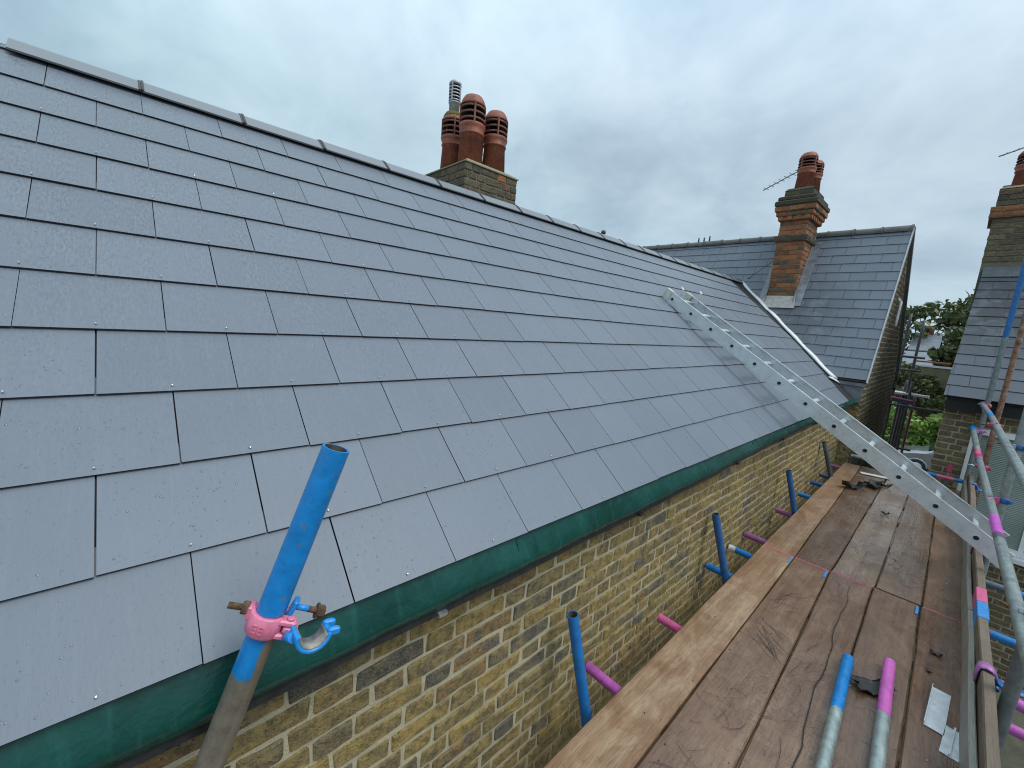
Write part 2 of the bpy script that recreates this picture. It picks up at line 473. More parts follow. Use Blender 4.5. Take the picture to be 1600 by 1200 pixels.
M_DROP = simple("rain_water", (0.135, 0.152, 0.185), 0.05, 0.0, 0.1)
M_PLASTER = simple("pvc_white", (0.78, 0.79, 0.79), 0.35, 0.0, 0.05)
M_SCRAP = simple("black_felt_scrap", (0.025, 0.023, 0.022), 0.6, 0.0, 0.5, 20.0, 0.6, 80)
M_OFFCUT = simple("aluminium_offcut", (0.66, 0.68, 0.69), 0.36, 0.35, 0.12, 30.0, 0.2, 200)
M_PAPER = simple("pale_offcut", (0.62, 0.62, 0.60), 0.6, 0.0, 0.1)
M_TUBEIN = simple("tube_bore", (0.09, 0.075, 0.055), 0.85, 0.1, 0.5, 70.0)
M_AERIAL = simple("aerial_alloy", (0.26, 0.25, 0.25), 0.4, 0.7, 0.2)
M_LEADGREY = simple("terminal_grey", (0.40, 0.41, 0.42), 0.45, 0.3, 0.2)

m, q, b = mat("green_gutter_liner")
p = pos(q)
n1 = q.noise(p, 5.0, 5.0, 0.6, 0.5)
n2 = q.noise(p, 50.0, 4.0, 0.6)
sc_ = q.n('ShaderNodeSeparateXYZ', i_0=p)
strk = q.noise(q.comb(0.0, q.math('MULTIPLY', sc_.outputs[1], 34.0), q.math('MULTIPLY', sc_.outputs[2], 5.0)), 1.0, 4.0, 0.6)
c = q.ramp(n1, [(0.3, (0.004, 0.036, 0.029)), (0.55, (0.006, 0.058, 0.046)), (0.75, (0.012, 0.085, 0.070))])
c = q.mix(q.math('MULTIPLY', q.ramp(strk, [(0.55, 0.0), (0.75, 1.0)]), 0.25), c, (0.05, 0.20, 0.17))
q.put(b.inputs['Base Color'], c)
q.put(b.inputs['Roughness'], q.ramp(n2, [(0.3, 0.14), (0.7, 0.34)]))
b.inputs['Specular IOR Level'].default_value = 0.3
q.put(b.inputs['Normal'], q.bump(q.math('ADD', n1, q.math('MULTIPLY', n2, 0.12)), 0.5, 0.02))
M_GREEN = m

m, q, b = mat("terracotta")
p = pos(q)
r = rnd(q, False)
n1 = q.noise(q.vmath('ADD', p, q.comb(r, r, r)), 7.0, 5.0, 0.65, 0.4)
n2 = q.noise(p, 40.0, 4.0, 0.65)
c = q.ramp(n1, [(0.3, (0.15, 0.05, 0.032)), (0.46, (0.27, 0.073, 0.036)), (0.65, (0.35, 0.105, 0.05))])
c = q.mix(q.math('MULTIPLY', q.ramp(n2, [(0.48, 0.0), (0.66, 1.0)]), 0.65), c, (0.085, 0.045, 0.036))
q.put(b.inputs['Base Color'], c)
b.inputs['Roughness'].default_value = 0.6
q.put(b.inputs['Normal'], q.bump(n2, 0.4, 0.006))
M_POT = m
M_POTDARK = simple("sooty_louvre", (0.13, 0.055, 0.042), 0.75, 0.0, 0.5, 25.0)
M_POTIN = simple("pot_inside", (0.015, 0.012, 0.011), 0.9)
M_MOSS = simple("moss", (0.10, 0.105, 0.025), 0.95, 0.0, 0.5, 60.0, 0.9, 120)
M_LEAF = None


def leaf_mat(name, cols):
    m, q, b = mat(name)
    r = q.n('ShaderNodeAttribute', attribute_name='rnd').outputs['Fac']
    q.put(b.inputs['Base Color'], q.ramp(r, cols))
    b.inputs['Roughness'].default_value = 0.45
    tr = q.n('ShaderNodeBsdfTranslucent', i_Color=q.ramp(r, cols))
    ms = q.n('ShaderNodeMixShader', i_0=0.25)
    out = [n for n in q.nt.nodes if n.type == 'OUTPUT_MATERIAL'][0]
    q.nt.links.new(b.outputs[0], ms.inputs[1])
    q.nt.links.new(tr.outputs[0], ms.inputs[2])
    q.nt.links.new(ms.outputs[0], out.inputs[0])
    return m


M_IVY = leaf_mat("broad_leaf", [(0.0, (0.07, 0.14, 0.02)), (0.5, (0.17, 0.29, 0.045)), (1.0, (0.36, 0.47, 0.12))])
M_TREE = leaf_mat("tree_leaf", [(0.0, (0.035, 0.055, 0.02)), (0.6, (0.07, 0.10, 0.03)), (1.0, (0.15, 0.15, 0.045))])
M_BARK = simple("bark", (0.07, 0.055, 0.04), 0.9, 0.0, 0.4, 20.0, 0.8, 40)
M_GROUND = simple("gravel_ground", (0.14, 0.115, 0.095), 0.9, 0.0, 0.55, 9.0, 1.0, 14)
M_CAR = simple("silver_car_paint", (0.33, 0.345, 0.36), 0.2, 0.7, 0.06, 3.0)
M_GLASS = simple("dark_car_glass", (0.02, 0.025, 0.03), 0.06, 0.0, 0.1)
M_TYRE = simple("tyre_rubber", (0.02, 0.02, 0.02), 0.8)
M_DARKSTEEL = simple("dark_scaffold_steel", (0.085, 0.08, 0.085), 0.55, 0.4, 0.5, 12.0)
M_BUFF = simple("buff_wall", (0.15, 0.125, 0.07), 0.9, 0.0, 0.3, 3.0, 0.4, 20)
M_PALE = simple("pale_render", (0.5, 0.52, 0.53), 0.8, 0.0, 0.12, 2.0)
M_REDH = simple("far_red_brick", (0.24, 0.08, 0.07), 0.85, 0.0, 0.2, 3.0)
M_FARSLATE = simple("far_slate", (0.18, 0.20, 0.225), 0.5, 0.0, 0.2, 4.0)
M_DIRTYDECK = simple("pale_deck_sheet", (0.55, 0.53, 0.50), 0.6, 0.0, 0.2, 4.0)
M_REDPL = simple("red_plastic_board", (0.50, 0.12, 0.07), 0.5)

m, q, b = mat("reeded_glass")
p = pos(q)
sp = q.n('ShaderNodeSeparateXYZ', i_0=p)
wv = q.math('SINE', q.math('MULTIPLY', sp.outputs[2], 300.0))
q.put(b.inputs['Base Color'], q.ramp(q.noise(p, 2.5, 4.0), [(0.3, (0.20, 0.25, 0.235)), (0.7, (0.30, 0.35, 0.33))]))
b.inputs['Roughness'].default_value = 0.18
q.put(b.inputs['Normal'], q.bump(wv, 0.6, 0.004))
M_REED = m


# ------------------------------------------------------------------ mesh building
class MB:
    def __init__(s):
        s.v, s.f, s.mi, s.sm, s.t, s.r = [], [], [], [], [], []

    def add(s, vs, fs, mi=0, smooth=False, t=None, r=None):
        b0 = len(s.v)
        s.v += [tuple(x) for x in vs]
        s.t += list(t) if t is not None else [0.0] * len(vs)
        s.r += [r if r is not None else 0.5] * len(vs)
        for f in fs:
            s.f.append([b0 + i for i in f])
            s.mi.append(mi)
            s.sm.append(smooth)
        return s

    def box(s, lo, hi, mi=0, M=None, bev=0.0):
        x0, y0, z0 = lo
        x1, y1, z1 = hi
        if bev <= 0:
            vs = [(x0, y0, z0), (x1, y0, z0), (x1, y1, z0), (x0, y1, z0), (x0, y0, z1), (x1, y0, z1), (x1, y1, z1), (x0, y1, z1)]
            fs = [(0, 3, 2, 1), (4, 5, 6, 7), (0, 1, 5, 4), (1, 2, 6, 5), (2, 3, 7, 6), (3, 0, 4, 7)]
        else:
            e = bev
            vs, fs = [], []
            for (a, c_, i) in ((z0, 0, e), (z0 + e, 1, 0), (z1 - e, 2, 0), (z1, 3, e)):
                vs += [(x0 + i + e, y0 + i, a), (x1 - i - e, y0 + i, a), (x1 - i, y0 + i + e, a), (x1 - i, y1 - i - e, a),
                       (x1 - i - e, y1 - i, a), (x0 + i + e, y1 - i, a), (x0 + i, y1 - i - e, a), (x0 + i, y0 + i + e, a)]
            for k in range(3):
                for j in range(8):
                    a, b_ = k * 8 + j, k * 8 + (j + 1) % 8
                    fs.append((a, b_, b_ + 8, a + 8))
            fs.append(tuple(range(7, -1, -1)))
            fs.append(tuple(range(24, 32)))
        if M is not None:
            vs = [M @ Vector(v) for v in vs]
        return s.add(vs, fs, mi)

    def prism(s, poly, d, mi=0, smooth=False):
        """poly: 3D points in order; extruded by vector d"""
        n = len(poly)
        d = Vector(d)
        a = [Vector(p_) for p_ in poly]
        vs = a + [p_ + d for p_ in a]
        fs = [tuple(range(n - 1, -1, -1)), tuple(range(n, 2 * n))]
        fs += [(i, (i + 1) % n, n + (i + 1) % n, n + i) for i in range(n)]
        nn = (a[1] - a[0]).cross(a[2] - a[1])
        if nn.dot(d) < 0:
            fs = [tuple(reversed(f)) for f in fs]
        return s.add(vs, fs, mi, smooth)

    def sweep(s, prof, pts, mi=0, closed=True, smooth=False):
        """prof rings already given: list of rings of equal length (3D)"""
        return s

    def rings(s, rings, mi=0, smooth=True, cap0=True, cap1=True, t=None):
        n = len(rings[0])
        vs, fs, tt = [], [], []
        for k, rg in enumerate(rings):
            vs += list(rg)
            tt += [t[k] if t else 0.0] * n
        for k in range(len(rings) - 1):
            for j in range(n):
                a, b_ = k * n + j, k * n + (j + 1) % n
                fs.append((a, b_, b_ + n, a + n))
        s.add(vs, fs, mi, smooth, tt)
        b0 = len(s.v) - len(vs)
        for flag, k in ((cap0, 0), (cap1, len(rings) - 1)):
            if flag:
                idx = [b0 + k * n + j for j in range(n)]
                s.f.append(idx if k else idx[::-1])
                s.mi.append(mi)
                s.sm.append(False)
        return s

    def tube(s, p0, p1, r=0.02415, n=14, mi=0, inner=None, imi=0, r1=None):
        p0, p1 = Vector(p0), Vector(p1)
        d = p1 - p0
        L = d.length
        d.normalize()
        a = d.orthogonal().normalized()
        c_ = d.cross(a)
        r1 = r if r1 is None else r1
        ring = lambda o, rr: [o + (a * math.cos(2 * PI * j / n) + c_ * math.sin(2 * PI * j / n)) * rr for j in range(n)]
        nst = max(2, min(24, int(L / 0.08)))
        hollow = inner is not None
        rg = [ring(p0 + d * (L * k / nst), r + (r1 - r) * k / nst) for k in range(nst + 1)]
        s.rings(rg, mi, True, not hollow, not hollow, [L * k / nst for k in range(nst + 1)])
        if hollow:
            dep = min(0.25, L * 0.45)
            for o, sg, t0 in ((p0, 1, 0.0), (p1, -1, L)):
                e = [ring(o, r), ring(o, inner), ring(o + d * sg * dep, inner)]
                if sg < 0:
                    e = [x[:] for x in e]
                s.rings(e[:2], mi, False, False, False, [t0, t0])
                s.rings(e[1:], imi, True, False, True, [t0, t0])
        return s

    def lathe(s, prof, org, axis=(0, 0, 1), n=20, mi=0, smooth=True, cap0=True, cap1=True):
        org, ax = Vector(org), Vector(axis).normalized()
        a = ax.orthogonal().normalized()
        c_ = ax.cross(a)
        rg = [[org + ax * z + (a * math.cos(2 * PI * j / n) + c_ * math.sin(2 * PI * j / n)) * max(r, 1e-4) for j in range(n)] for r, z in prof]
        return s.rings(rg, mi, smooth, cap0, cap1)

    def arc(s, c0, ax, e1, a0, a1, r0, r1, w, n=16, mi=0):
        """part of a thick ring about axis ax; e1 is angle 0; w is its width along ax"""
        ax = Vector(ax).normalized()
        e1 = Vector(e1).normalized()
        e2 = ax.cross(e1)
        c0 = Vector(c0)
        rg = []
        for k in range(n + 1):
            an = a0 + (a1 - a0) * k / n
            d = e1 * math.cos(an) + e2 * math.sin(an)
            bz = (r1 - r0) * 0.3
            rg.append([c0 + d * r0 - ax * w / 2, c0 + d * (r1 - bz) - ax * w / 2, c0 + d * r1 - ax * (w / 2 - bz), c0 + d * r1 + ax * (w / 2 - bz), c0 + d * (r1 - bz) + ax * w / 2, c0 + d * r0 + ax * w / 2])
        return s.rings(rg, mi, True, True, True)

    def build(s, name, mats, parent=None, org=None, kind=None, label=None):
        if not isinstance(mats, (list, tuple)):
            mats = [mats]
        me = bpy.data.meshes.new(name)
        o3 = Vector(org) if org is not None else (root_org(parent) if parent else Vector((0, 0, 0)))
        vs = [(x - o3.x, y - o3.y, z - o3.z) for x, y, z in s.v]
        me.from_pydata(vs, [], s.f)
        me.polygons.foreach_set('material_index', s.mi)
        me.polygons.foreach_set('use_smooth', s.sm)
        at = me.attributes.new('tlen', 'FLOAT', 'POINT')
        at.data.foreach_set('value', s.t)
        at = me.attributes.new('rnd', 'FLOAT', 'POINT')
        at.data.foreach_set('value', s.r)
        for m_ in mats:
            me.materials.append(m_)
        me.update()
        ob = bpy.data.objects.new(name, me)
        COL.objects.link(ob)
        if parent is not None:
            ob.parent = parent
        elif org is not None:
            ob.location = o3
        if kind:
            ob['kind'] = kind
        if label:
            ob['label'] = label
        return ob


ORG = {}


def root_org(o):
    while o.parent is not None:
        o = o.parent
    return ORG.get(o.name, Vector(o.location))


def thing(name, label, cat, loc, group=None):
    o = bpy.data.objects.new(name, None)
    COL.objects.link(o)
    o.location = loc
    o.empty_display_size = 0.2
    o['label'] = label
    o['category'] = cat
    if group:
        o['group'] = group
    ORG[o.name] = Vector(loc)
    return o


def tag(o, label, cat, group=None):
    o['label'] = label
    o['category'] = cat
    if group:
        o['group'] = group
    return o


# ------------------------------------------------------------------ pieces (slates, bricks): largest 300 of a thing are objects
def pxsize(c, dim):
    d = c.dot(FWD)
    if d < 0.05:
        return -1.0
    x, y = FPX * c.dot(RIGHT) / d + 800, FPX * c.dot(DOWN) / d + 600
    s_ = FPX * dim / d
    if x < -s_ or x > 1600 + s_ or y < -s_ or y > 1200 + s_:
        return -s_
    return s_


class Pieces:
    def __init__(s, root, name, limit=300):
        s.root, s.name, s.limit, s.items = root, name, limit, []

    def add(s, parent, mesh, M, center, dim, facing, mats):
        """mats = (object material, bulk material)"""
        sz = pxsize(center, dim)
        if sz > 0:
            view = (-center).normalized()
            sz *= max(0.02, facing.dot(view)) ** 0.5
        s.items.append((sz, parent, mesh, M, mats))

    def finish(s):
        s.items.sort(key=lambda i: -i[0])
        org = root_org(s.root)
        bulk = {}
        for k, (sz, parent, mesh, M, mats) in enumerate(s.items):
            om = mats[0] if isinstance(mats[0], (list, tuple)) else [mats[0]]
            bm = mats[1] if isinstance(mats[1], (list, tuple)) else [mats[1]]
            if k < s.limit and sz > 5.0:
                key = (mesh.name, om[0].name)
                if not mesh.materials:
                    for m_ in om:
                        mesh.materials.append(m_)
                me = mesh if mesh.materials[0] == om[0] else VARMESH.get(key)
                if me is None:
                    me = mesh.copy()
                    me.materials[0] = om[0]
                    VARMESH[key] = me
                ob = bpy.data.objects.new(s.name, me)
                COL.objects.link(ob)
                ob.parent = parent
                L = M.copy()
                L.translation = M.translation - org
                ob.matrix_local = L
            else:
                bulk.setdefault((parent.name, bm[0].name), (parent, bm, []))[2].append((mesh, M))
        for parent, bm, lst in bulk.values():
            mb = MB()
            for mesh, M in lst:
                vs = [M @ v_.co for v_ in mesh.vertices]
                r = rng.random()
                b0 = len(mb.v)
                mb.add(vs, [], 0, False, None, r)
                for p_ in mesh.polygons:
                    mb.f.append([b0 + i for i in p_.vertices])
                    mb.mi.append(p_.material_index if len(bm) > 1 else 0)
                    mb.sm.append(False)
            mb.build(s.name, bm, parent, kind='stuff')


VARMESH = {}


def raw_mesh(name, vs, fs, edge_from=None):
    me = bpy.data.meshes.new(name)
    me.from_pydata([tuple(v) for v in vs], [], fs)
    if edge_from is not None:
        for p_ in list(me.polygons)[edge_from:]:
            p_.material_index = 1
    me.update()
    return me


def frame(o, x, y, z):
    return Matrix(((x.x, y.x, z.x, o.x), (x.y, y.y, z.y, o.y), (x.z, y.z, z.z, o.z), (0, 0, 0, 1)))


def clip_poly(subj, clip):
    """Sutherland-Hodgman, clip polygon convex and counter-clockwise"""
    out = subj
    for i in range(len(clip)):
        a, b_ = clip[i], clip[(i + 1) % len(clip)]
        side = lambda p_: (b_[0] - a[0]) * (p_[1] - a[1]) - (b_[1] - a[1]) * (p_[0] - a[0])
        res = []
        for j in range(len(out)):
            p_, q_ = out[j], out[(j + 1) % len(out)]
            sp_, sq_ = side(p_), side(q_)
            if sp_ >= 0:
                res.append(p_)
            if (sp_ > 0 > sq_) or (sp_ < 0 < sq_):
                t = sp_ / (sp_ - sq_)
                res.append((p_[0] + (q_[0] - p_[0]) * t, p_[1] + (q_[1] - p_[1]) * t))
        out = res
        if len(out) < 3:
            return []
    return out


def slate_prism(poly, v0, ln, hb, th):
    """poly in local (u, v - v0); underside follows the lap"""
    n = len(poly)
    h = lambda v: 0.001 + hb * (1 - v / ln)
    lo = [(u, v, h(v)) for u, v in poly]
    e = 0.0012
    hi = [(u, v, h(v) + th) for u, v in poly]
    fs = [tuple(range(n - 1, -1, -1)), tuple(range(n, 2 * n))] + [(i, (i + 1) % n, n + (i + 1) % n, n + i) for i in range(n)]
    return lo + hi, fs


def slates(pieces, parent, org, U, V, N, v0, gauge, rows, width, joint0, clip, mats, gap=0.0028, ln=None, hb=0.0108, th=0.0046, urange=(-6, 12)):
    ln = ln or gauge + 0.065
    full = [(-width / 2 + gap / 2, 0), (width / 2 - gap / 2, 0), (width / 2 - gap / 2, ln), (-width / 2 + gap / 2, ln)]
    vs, fs = slate_prism(full, 0, ln, hb, th)
    shared = raw_mesh("slate", vs, fs, 2)
    spots = []
    for k in range(rows):
        va = v0 + gauge * k
        u = joint0 + (0.5 * width if k % 2 == 0 else 0.0) + width * math.floor((urange[0] - joint0) / width)
        while u < urange[1]:
            uc = u + width / 2
            rect = [(uc + a, va + b_) for a, b_ in full]
            cl = clip_poly(rect, clip)
            u += width
            if len(cl) < 3:
                continue
            ar = abs(sum(cl[i][0] * cl[(i + 1) % len(cl)][1] - cl[(i + 1) % len(cl)][0] * cl[i][1] for i in range(len(cl)))) / 2
            if ar < 0.0015:
                continue
            whole = ar > 0.995 * (width - gap) * ln
            if whole:
                me = shared
            else:
                v_, f_ = slate_prism([(a - uc, b_ - va) for a, b_ in cl], 0, ln, hb, th)
                me = raw_mesh("slate", v_, f_, 2)
            c0 = org + U * (uc + rng.uniform(-0.0008, 0.0008)) + V * (va + rng.uniform(-0.0018, 0.0018)) + N * rng.uniform(0, 0.0008)
            M = frame(c0, U, V, N) @ Matrix.Rotation(rng.uniform(-0.002, 0.002), 4, 'Z') @ Matrix.Rotation(rng.uniform(-0.0012, 0.0012), 4, 'Y')
            cm = Vector((sum(a for a, _ in cl) / len(cl), sum(b_ for _, b_ in cl) / len(cl)))
            pieces.add(parent, me, M, org + U * cm.x + V * cm.y, math.sqrt(ar), N, mats)
            spots.append((uc, va, ar))
    return spots


def brick_variants(L, H, D, count, seed, rough=0.0085):
    r_ = random.Random(seed)
    out = []
    for _ in range(count):
        j = lambda a: r_.uniform(-a, a)
        cx = 0.0055
        outline = [(-L / 2 + cx, -H / 2), (0 + j(L * .2), -H / 2 + j(0.002)), (L / 2 - cx, -H / 2), (L / 2, -H / 2 + cx), (L / 2 + j(.002), H / 2 - cx), (L / 2 - cx, H / 2), (0 + j(L * .2), H / 2 + j(.002)), (-L / 2 + cx, H / 2), (-L / 2, H / 2 - cx), (-L / 2, -H / 2 + cx)]
        outline = [(a + j(rough * .45), b_ + j(rough * .45)) for a, b_ in outline]
        n = len(outline)
        back_ = [(a, b_, -D) for a, b_ in outline]
        mid_ = [(a, b_, -0.004 + j(.0012)) for a, b_ in outline]
        fr = [(a * (1 - 0.014 / L * 1.0), b_ * (1 - 0.012 / H), 0.0 + j(0.0022)) for a, b_ in outline]
        vs = back_ + mid_ + fr + [(j(L * .1), j(H * .1), 0.001 + j(0.0015))]
        fs = []
        for k in range(2):
            fs += [(k * n + i, k * n + (i + 1) % n, (k + 1) * n + (i + 1) % n, (k + 1) * n + i) for i in range(n)]
        fs += [(2 * n + i, 2 * n + (i + 1) % n, 3 * n) for i in range(n)]
        out.append(raw_mesh("brick", vs, fs))
    return out


BR_S = brick_variants(0.215, 0.064, 0.03, 7, 3)
BR_H = brick_variants(0.103, 0.064, 0.03, 7, 4)


def bricks(pieces, parent, org, U, N, length, rows, mats, z0=0.0, ch=0.075, joint=0.0115, proud=0.005, bond='flemish', keep=None, mats2=None, shift=0.0, clip_ends=True):
    """course by course from org (bottom corner on the mortar face)"""
    Z = Zv
    for k in range(rows):
        zc = z0 + ch * k + ch / 2
        if bond == 'flemish':
            seq = ['S', 'H']
            u = -0.055 - (0.0 if k % 2 == 0 else 0.1645) + shift
        elif bond == 'stretcher':
            seq = ['S']
            u = -0.005 - (0.1125 if k % 2 else 0.0) + shift
        else:
            seq = ['S'] if k % 2 == 0 else ['H']
            u = -0.005 - (0.056 if k % 2 else 0.0) + shift
        i = 0
        while u < length:
            s_ = seq[i % len(seq)]
            i += 1
            w = 0.215 if s_ == 'S' else 0.103
            if bond == 'flemish' and rng.random() < 0.08:
                s_ = 'H' if s_ == 'S' else 'S'
                w = 0.215 if s_ == 'S' else 0.103
            a, b_ = u, u + w
            u = b_ + joint
            if clip_ends:
                a, b_ = max(a, 0.0), min(b_, length)
            if b_ - a < 0.03:
                continue
            uc = (a + b_) / 2
            c0 = org + U * uc + Z * (zc + rng.uniform(-0.002, 0.002)) + N * (proud + rng.uniform(-0.003, 0.003))
            if keep is not None and not keep(uc, zc, (b_ - a) / 2):
                continue
            me = rng.choice(BR_S if s_ == 'S' else BR_H)
            sx_ = (b_ - a) / w
            M = frame(c0, U, Z, U.cross(Z)) @ Matrix.Rotation(rng.uniform(-0.012, 0.012), 4, 'Z') @ Matrix.Diagonal((sx_, (ch - joint) / 0.064, 1, 1))
            mm = mats
            if mats2 is not None:
                mm = mats2(uc, zc, mats)
            pieces.add(parent, me, M, c0, math.sqrt((b_ - a) * 0.064), N, mm)


# =================================================================== SETTING
GZ = -5.0
mb = MB()
NG = 40
mb.add([(-600, -300, GZ), (600, -300, GZ), (600, 1500, GZ), (-600, 1500, GZ)], [(0, 1, 2, 3)])
mb.build('ground', M_GROUND, None, kind='structure')

# =================================================================== LONG ROOF BUILDING
D0 = 1.16
RORG = ROOF_N * (-D0)
ext = thing('rear_extension', 'long low brick building under the near slate roof with green eaves liner', 'building', (-2.5, 3.5, GZ))
RP = lambda u, v, h=0.0: RORG + Yv * u + ROOF_S * v + ROOF_N * h
V_E, V_R = 0.226, 2.905
# mortar core of the side wall
mb = MB()
mb.box((-1.22, -0.42, GZ), (-1.0, 7.42, -0.86))
wall = mb.build('wall', M_MORTAR, ext)
mb = MB()
mb.box((-5.0, -0.42, GZ), (-1.23, -0.2, -0.86))
mb.prism([(-5.0, -0.42, -0.86), (-1.0, -0.42, -0.86), (-2.97, -0.42, 0.80)], (0, 0.22, 0))
mb.build('end_wall', M_MORTAR_D, ext)
pc = Pieces(ext, 'brick')
bricks(pc, wall, Vector((-1.0, -0.42, 0)), Yv, Xv, 7.84, 20, M_STOCK, z0=-2.375, shift=0.03)
# dentil-ish top course under the liner
mb = MB()
mb.box((-1.03, -0.42, -0.868), (-0.985, 7.40, -0.78))
mb.build('soffit_board', M_BLACK, ext)

# roof body: black underlay and plain rear slope
mb = MB()
pl = [RP(-0.42, V_E + 0.01), RP(7.37, V_E + 0.01), RP(7.405, 0.62), RP(8.22, 2.85), RP(8.24, V_R), RP(-0.42, V_R)]
mb.prism(pl, -ROOF_N * 0.03)
roof = mb.build('main_roof', M_BLACK, ext)
mb = MB()
a, b_ = RP(-0.42, V_R), RP(8.24, V_R)
mb.prism([a, b_, b_ + Vector((-2.6, 0, -2.18)), a + Vector((-2.6, 0, -2.18))], (-0.02, 0, -0.03))
mb.build('rear_slope', M_FARSLATE, ext)

ps = Pieces(ext, 'slate')
clip_main = [(-0.42, V_E), (7.365, V_E), (7.39, 0.60), (8.19, 2.84), (8.2, 2.86), (-0.42, 2.86)]
W_S, J0 = 0.303, -0.089
spots = slates(ps, roof, RORG, Yv, ROOF_S, ROOF_N, V_E, 0.2365, 12, W_S, J0, clip_main, M_SLATE, urange=(-0.8, 8.4))
ps.finish()
# copper disc rivets at the tails, tens of them but only a few pixels each
mb = MB()
for uc, va, ar in spots:
    if ar < 0.07 or rng.random() < 0.06:
        continue
    c0 = RP(uc + rng.uniform(-.002, .002), va + 0.016, 0.0185)
    mb.lathe([(0.0026, 0.0), (0.0026, 0.0025), (0.0012, 0.0045)], c0, ROOF_N + ROOF_S * rng.uniform(-.5, .1) + Yv * rng.uniform(-.2, .2), 6)
mb.build('rivets', M_RIVET, roof, kind='stuff')
# rain drops standing on the near slates
mb = MB()
rd = random.Random(77)
for k in range(5200):
    u = -0.4 + 2.9 * rd.random() ** 1.6
    v = V_E + 0.02 + 1.35 * rd.random() ** 1.2
    row = (v - V_E) / 0.2365
    fr_ = row - math.floor(row)
    if fr_ < 0.03 or fr_ > 0.93:
        continue
    dens = 0.5 + 0.5 * math.sin(u * 9.1 + math.sin(v * 7) * 2) * math.sin(v * 8.3 + u * 3)
    if rd.random() > 0.35 + 0.65 * dens:
        continue
    j = (u - J0 - (0.5 * W_S if int(row) % 2 == 0 else 0)) / W_S
    if abs(j - round(j)) < 0.018:
        continue
    r = 0.0011 + 0.0024 * rd.random() ** 4.0
    hgt = 0.001 + 0.0108 * (1 - fr_ * 0.2365 / 0.3015) + 0.0046 + 0.0006
    el = 1 + 0.7 * rd.random()
    c0 = RP(u, v, hgt)
    vs, fs = [c0 + ROOF_N * (r * 0.34)], []
    for rr, hh in ((0.62, 0.25), (1.0, 0.0)):
        for t in range(7):
            an = 2 * PI * t / 7
            vs.append(c0 + Yv * (r * rr * math.cos(an)) + ROOF_S * (r * rr * el * math.sin(an)) + ROOF_N * (r * hh))
    fs += [(0, 1 + t, 1 + (t + 1) % 7) for t in range(7)]
    fs += [(1 + t, 8 + t, 8 + (t + 1) % 7, 1 + (t + 1) % 7) for t in range(7)]
    mb.add(vs, fs, 0, True)
mb.build('rain_drops', M_DROP, roof, kind='stuff')

# green eaves liner: hangs from under the slates, a little wavy at its lip
for li, (ly0, ly1) in enumerate(((-0.45, 1.02), (0.93, 3.36), (3.27, 5.6), (5.52, 7.5))):
    mb = MB()
    rg = []
    nst = int((ly1 - ly0) * 24)
    for k in range(nst + 1):
        y = ly0 + (ly1 - ly0) * k / nst
        wv = 0.005 * math.sin(y * 3.1) + 0.003 * math.sin(y * 7.7 + 1) + 0.0025 * math.sin(y * 23 + li) + 0.002 * (li % 2)
        if y > 4.2:
            wv += 0.012 * math.sin(y * 6.3) * min(1, (y - 4.2))
        zl = -0.852 + 0.058 * max(0.0, min(1.0, (y - 1.6) / 2.8))
        a = RP(y, V_E + 0.06, -0.004)
        b_ = RP(y, V_E + 0.002, -0.006)
        c_ = Vector((-0.888 + wv * 0.7, y, b_.z + (zl - b_.z) * (0.66 + 0.06 * math.sin(y * 5 + li))))
        d_ = Vector((-0.892 + wv, y, zl + wv * 0.5))
        m_ = (b_ + c_) / 2 + Vector((-0.006 + 0.003 * math.sin(y * 11), 0, 0))
        d2 = d_ + Vector((-0.006, 0, -0.003))
        rg.append([a, b_, m_, c_, d_, d2, c_ + Vector((-0.005, 0, 0)), b_ + Vector((-0.004, 0, -0.004))])
    mb.rings(rg, 0, True)
    mb.build('eaves_liner', M_GREEN, ext)
# black lip and stubs of gutter brackets under the liner
mb = MB()
rg = []
for k in range(61):
    y = -0.45 + 7.9 * k / 60
    wv = 0.006 * math.sin(y * 3.1) + 0.004 * math.sin(y * 7.7 + 1)
    zl = -0.852 + 0.058 * max(0.0, min(1.0, (y - 1.6) / 2.8))
    c_ = Vector((-0.902 + wv, y, zl - 0.014 + wv * .5))
    rg.append([c_ + Vector(o_) for o_ in ((-0.07, 0, 0.03), (0.0, 0, 0.010), (0.004, 0, -0.012), (-0.07, 0, -0.02))])
mb.rings(rg, 0, False)
mb.build('gutter_lip', M_BLACKP, ext)
for y in (0.62, 1.72, 2.95, 3.98, 5.1):
    mb = MB()
    mb.arc((-0.925, y, -0.875 + 0.05 * max(0.0, min(1.0, (y - 1.6) / 2.8))), (0, 1, 0), (1, 0, 0), 0.2, 2.6, 0.016, 0.022, 0.03, 8)
    zq = -0.872 + 0.05 * max(0.0, min(1.0, (y - 1.6) / 2.8))
    mb.box((-0.905, y - 0.014, zq - 0.006), (-0.885, y + 0.014, zq + 0.006))
    mb.build('gutter_bracket', M_BLACKP if y > 1 else [M_GALVP], ext)

# ridge: angled dry-fixed tiles with dark unions over a black vent strip
def ridge_ring(y, leg=0.108, th=0.010, lift=0.018, dv=0.0):
    rx, rz = RP(0, V_R).x, RP(0, V_R).z + lift + dv
    s_ = ROOF_S
    pts = []
    outer = [(-leg, 0.0), (-0.03, 0.002), (0.0, -0.008), (0.03, 0.002), (leg, 0.0)]
    for a, h in outer:
        dx = a
        dz = -abs(a) * math.tan(TH) * 0.92 + h
        pts.append(Vector((rx - dx, y, rz + th + 0.012 + dz)))
    inner = [(leg - 0.004, -th), (0.0, -th - 0.006), (-leg + 0.004, -th)]
    for a, h in inner:
        pts.append(Vector((rx - a, y, rz + th + 0.012 - abs(a) * math.tan(TH) * 0.92 + h)))
    return pts


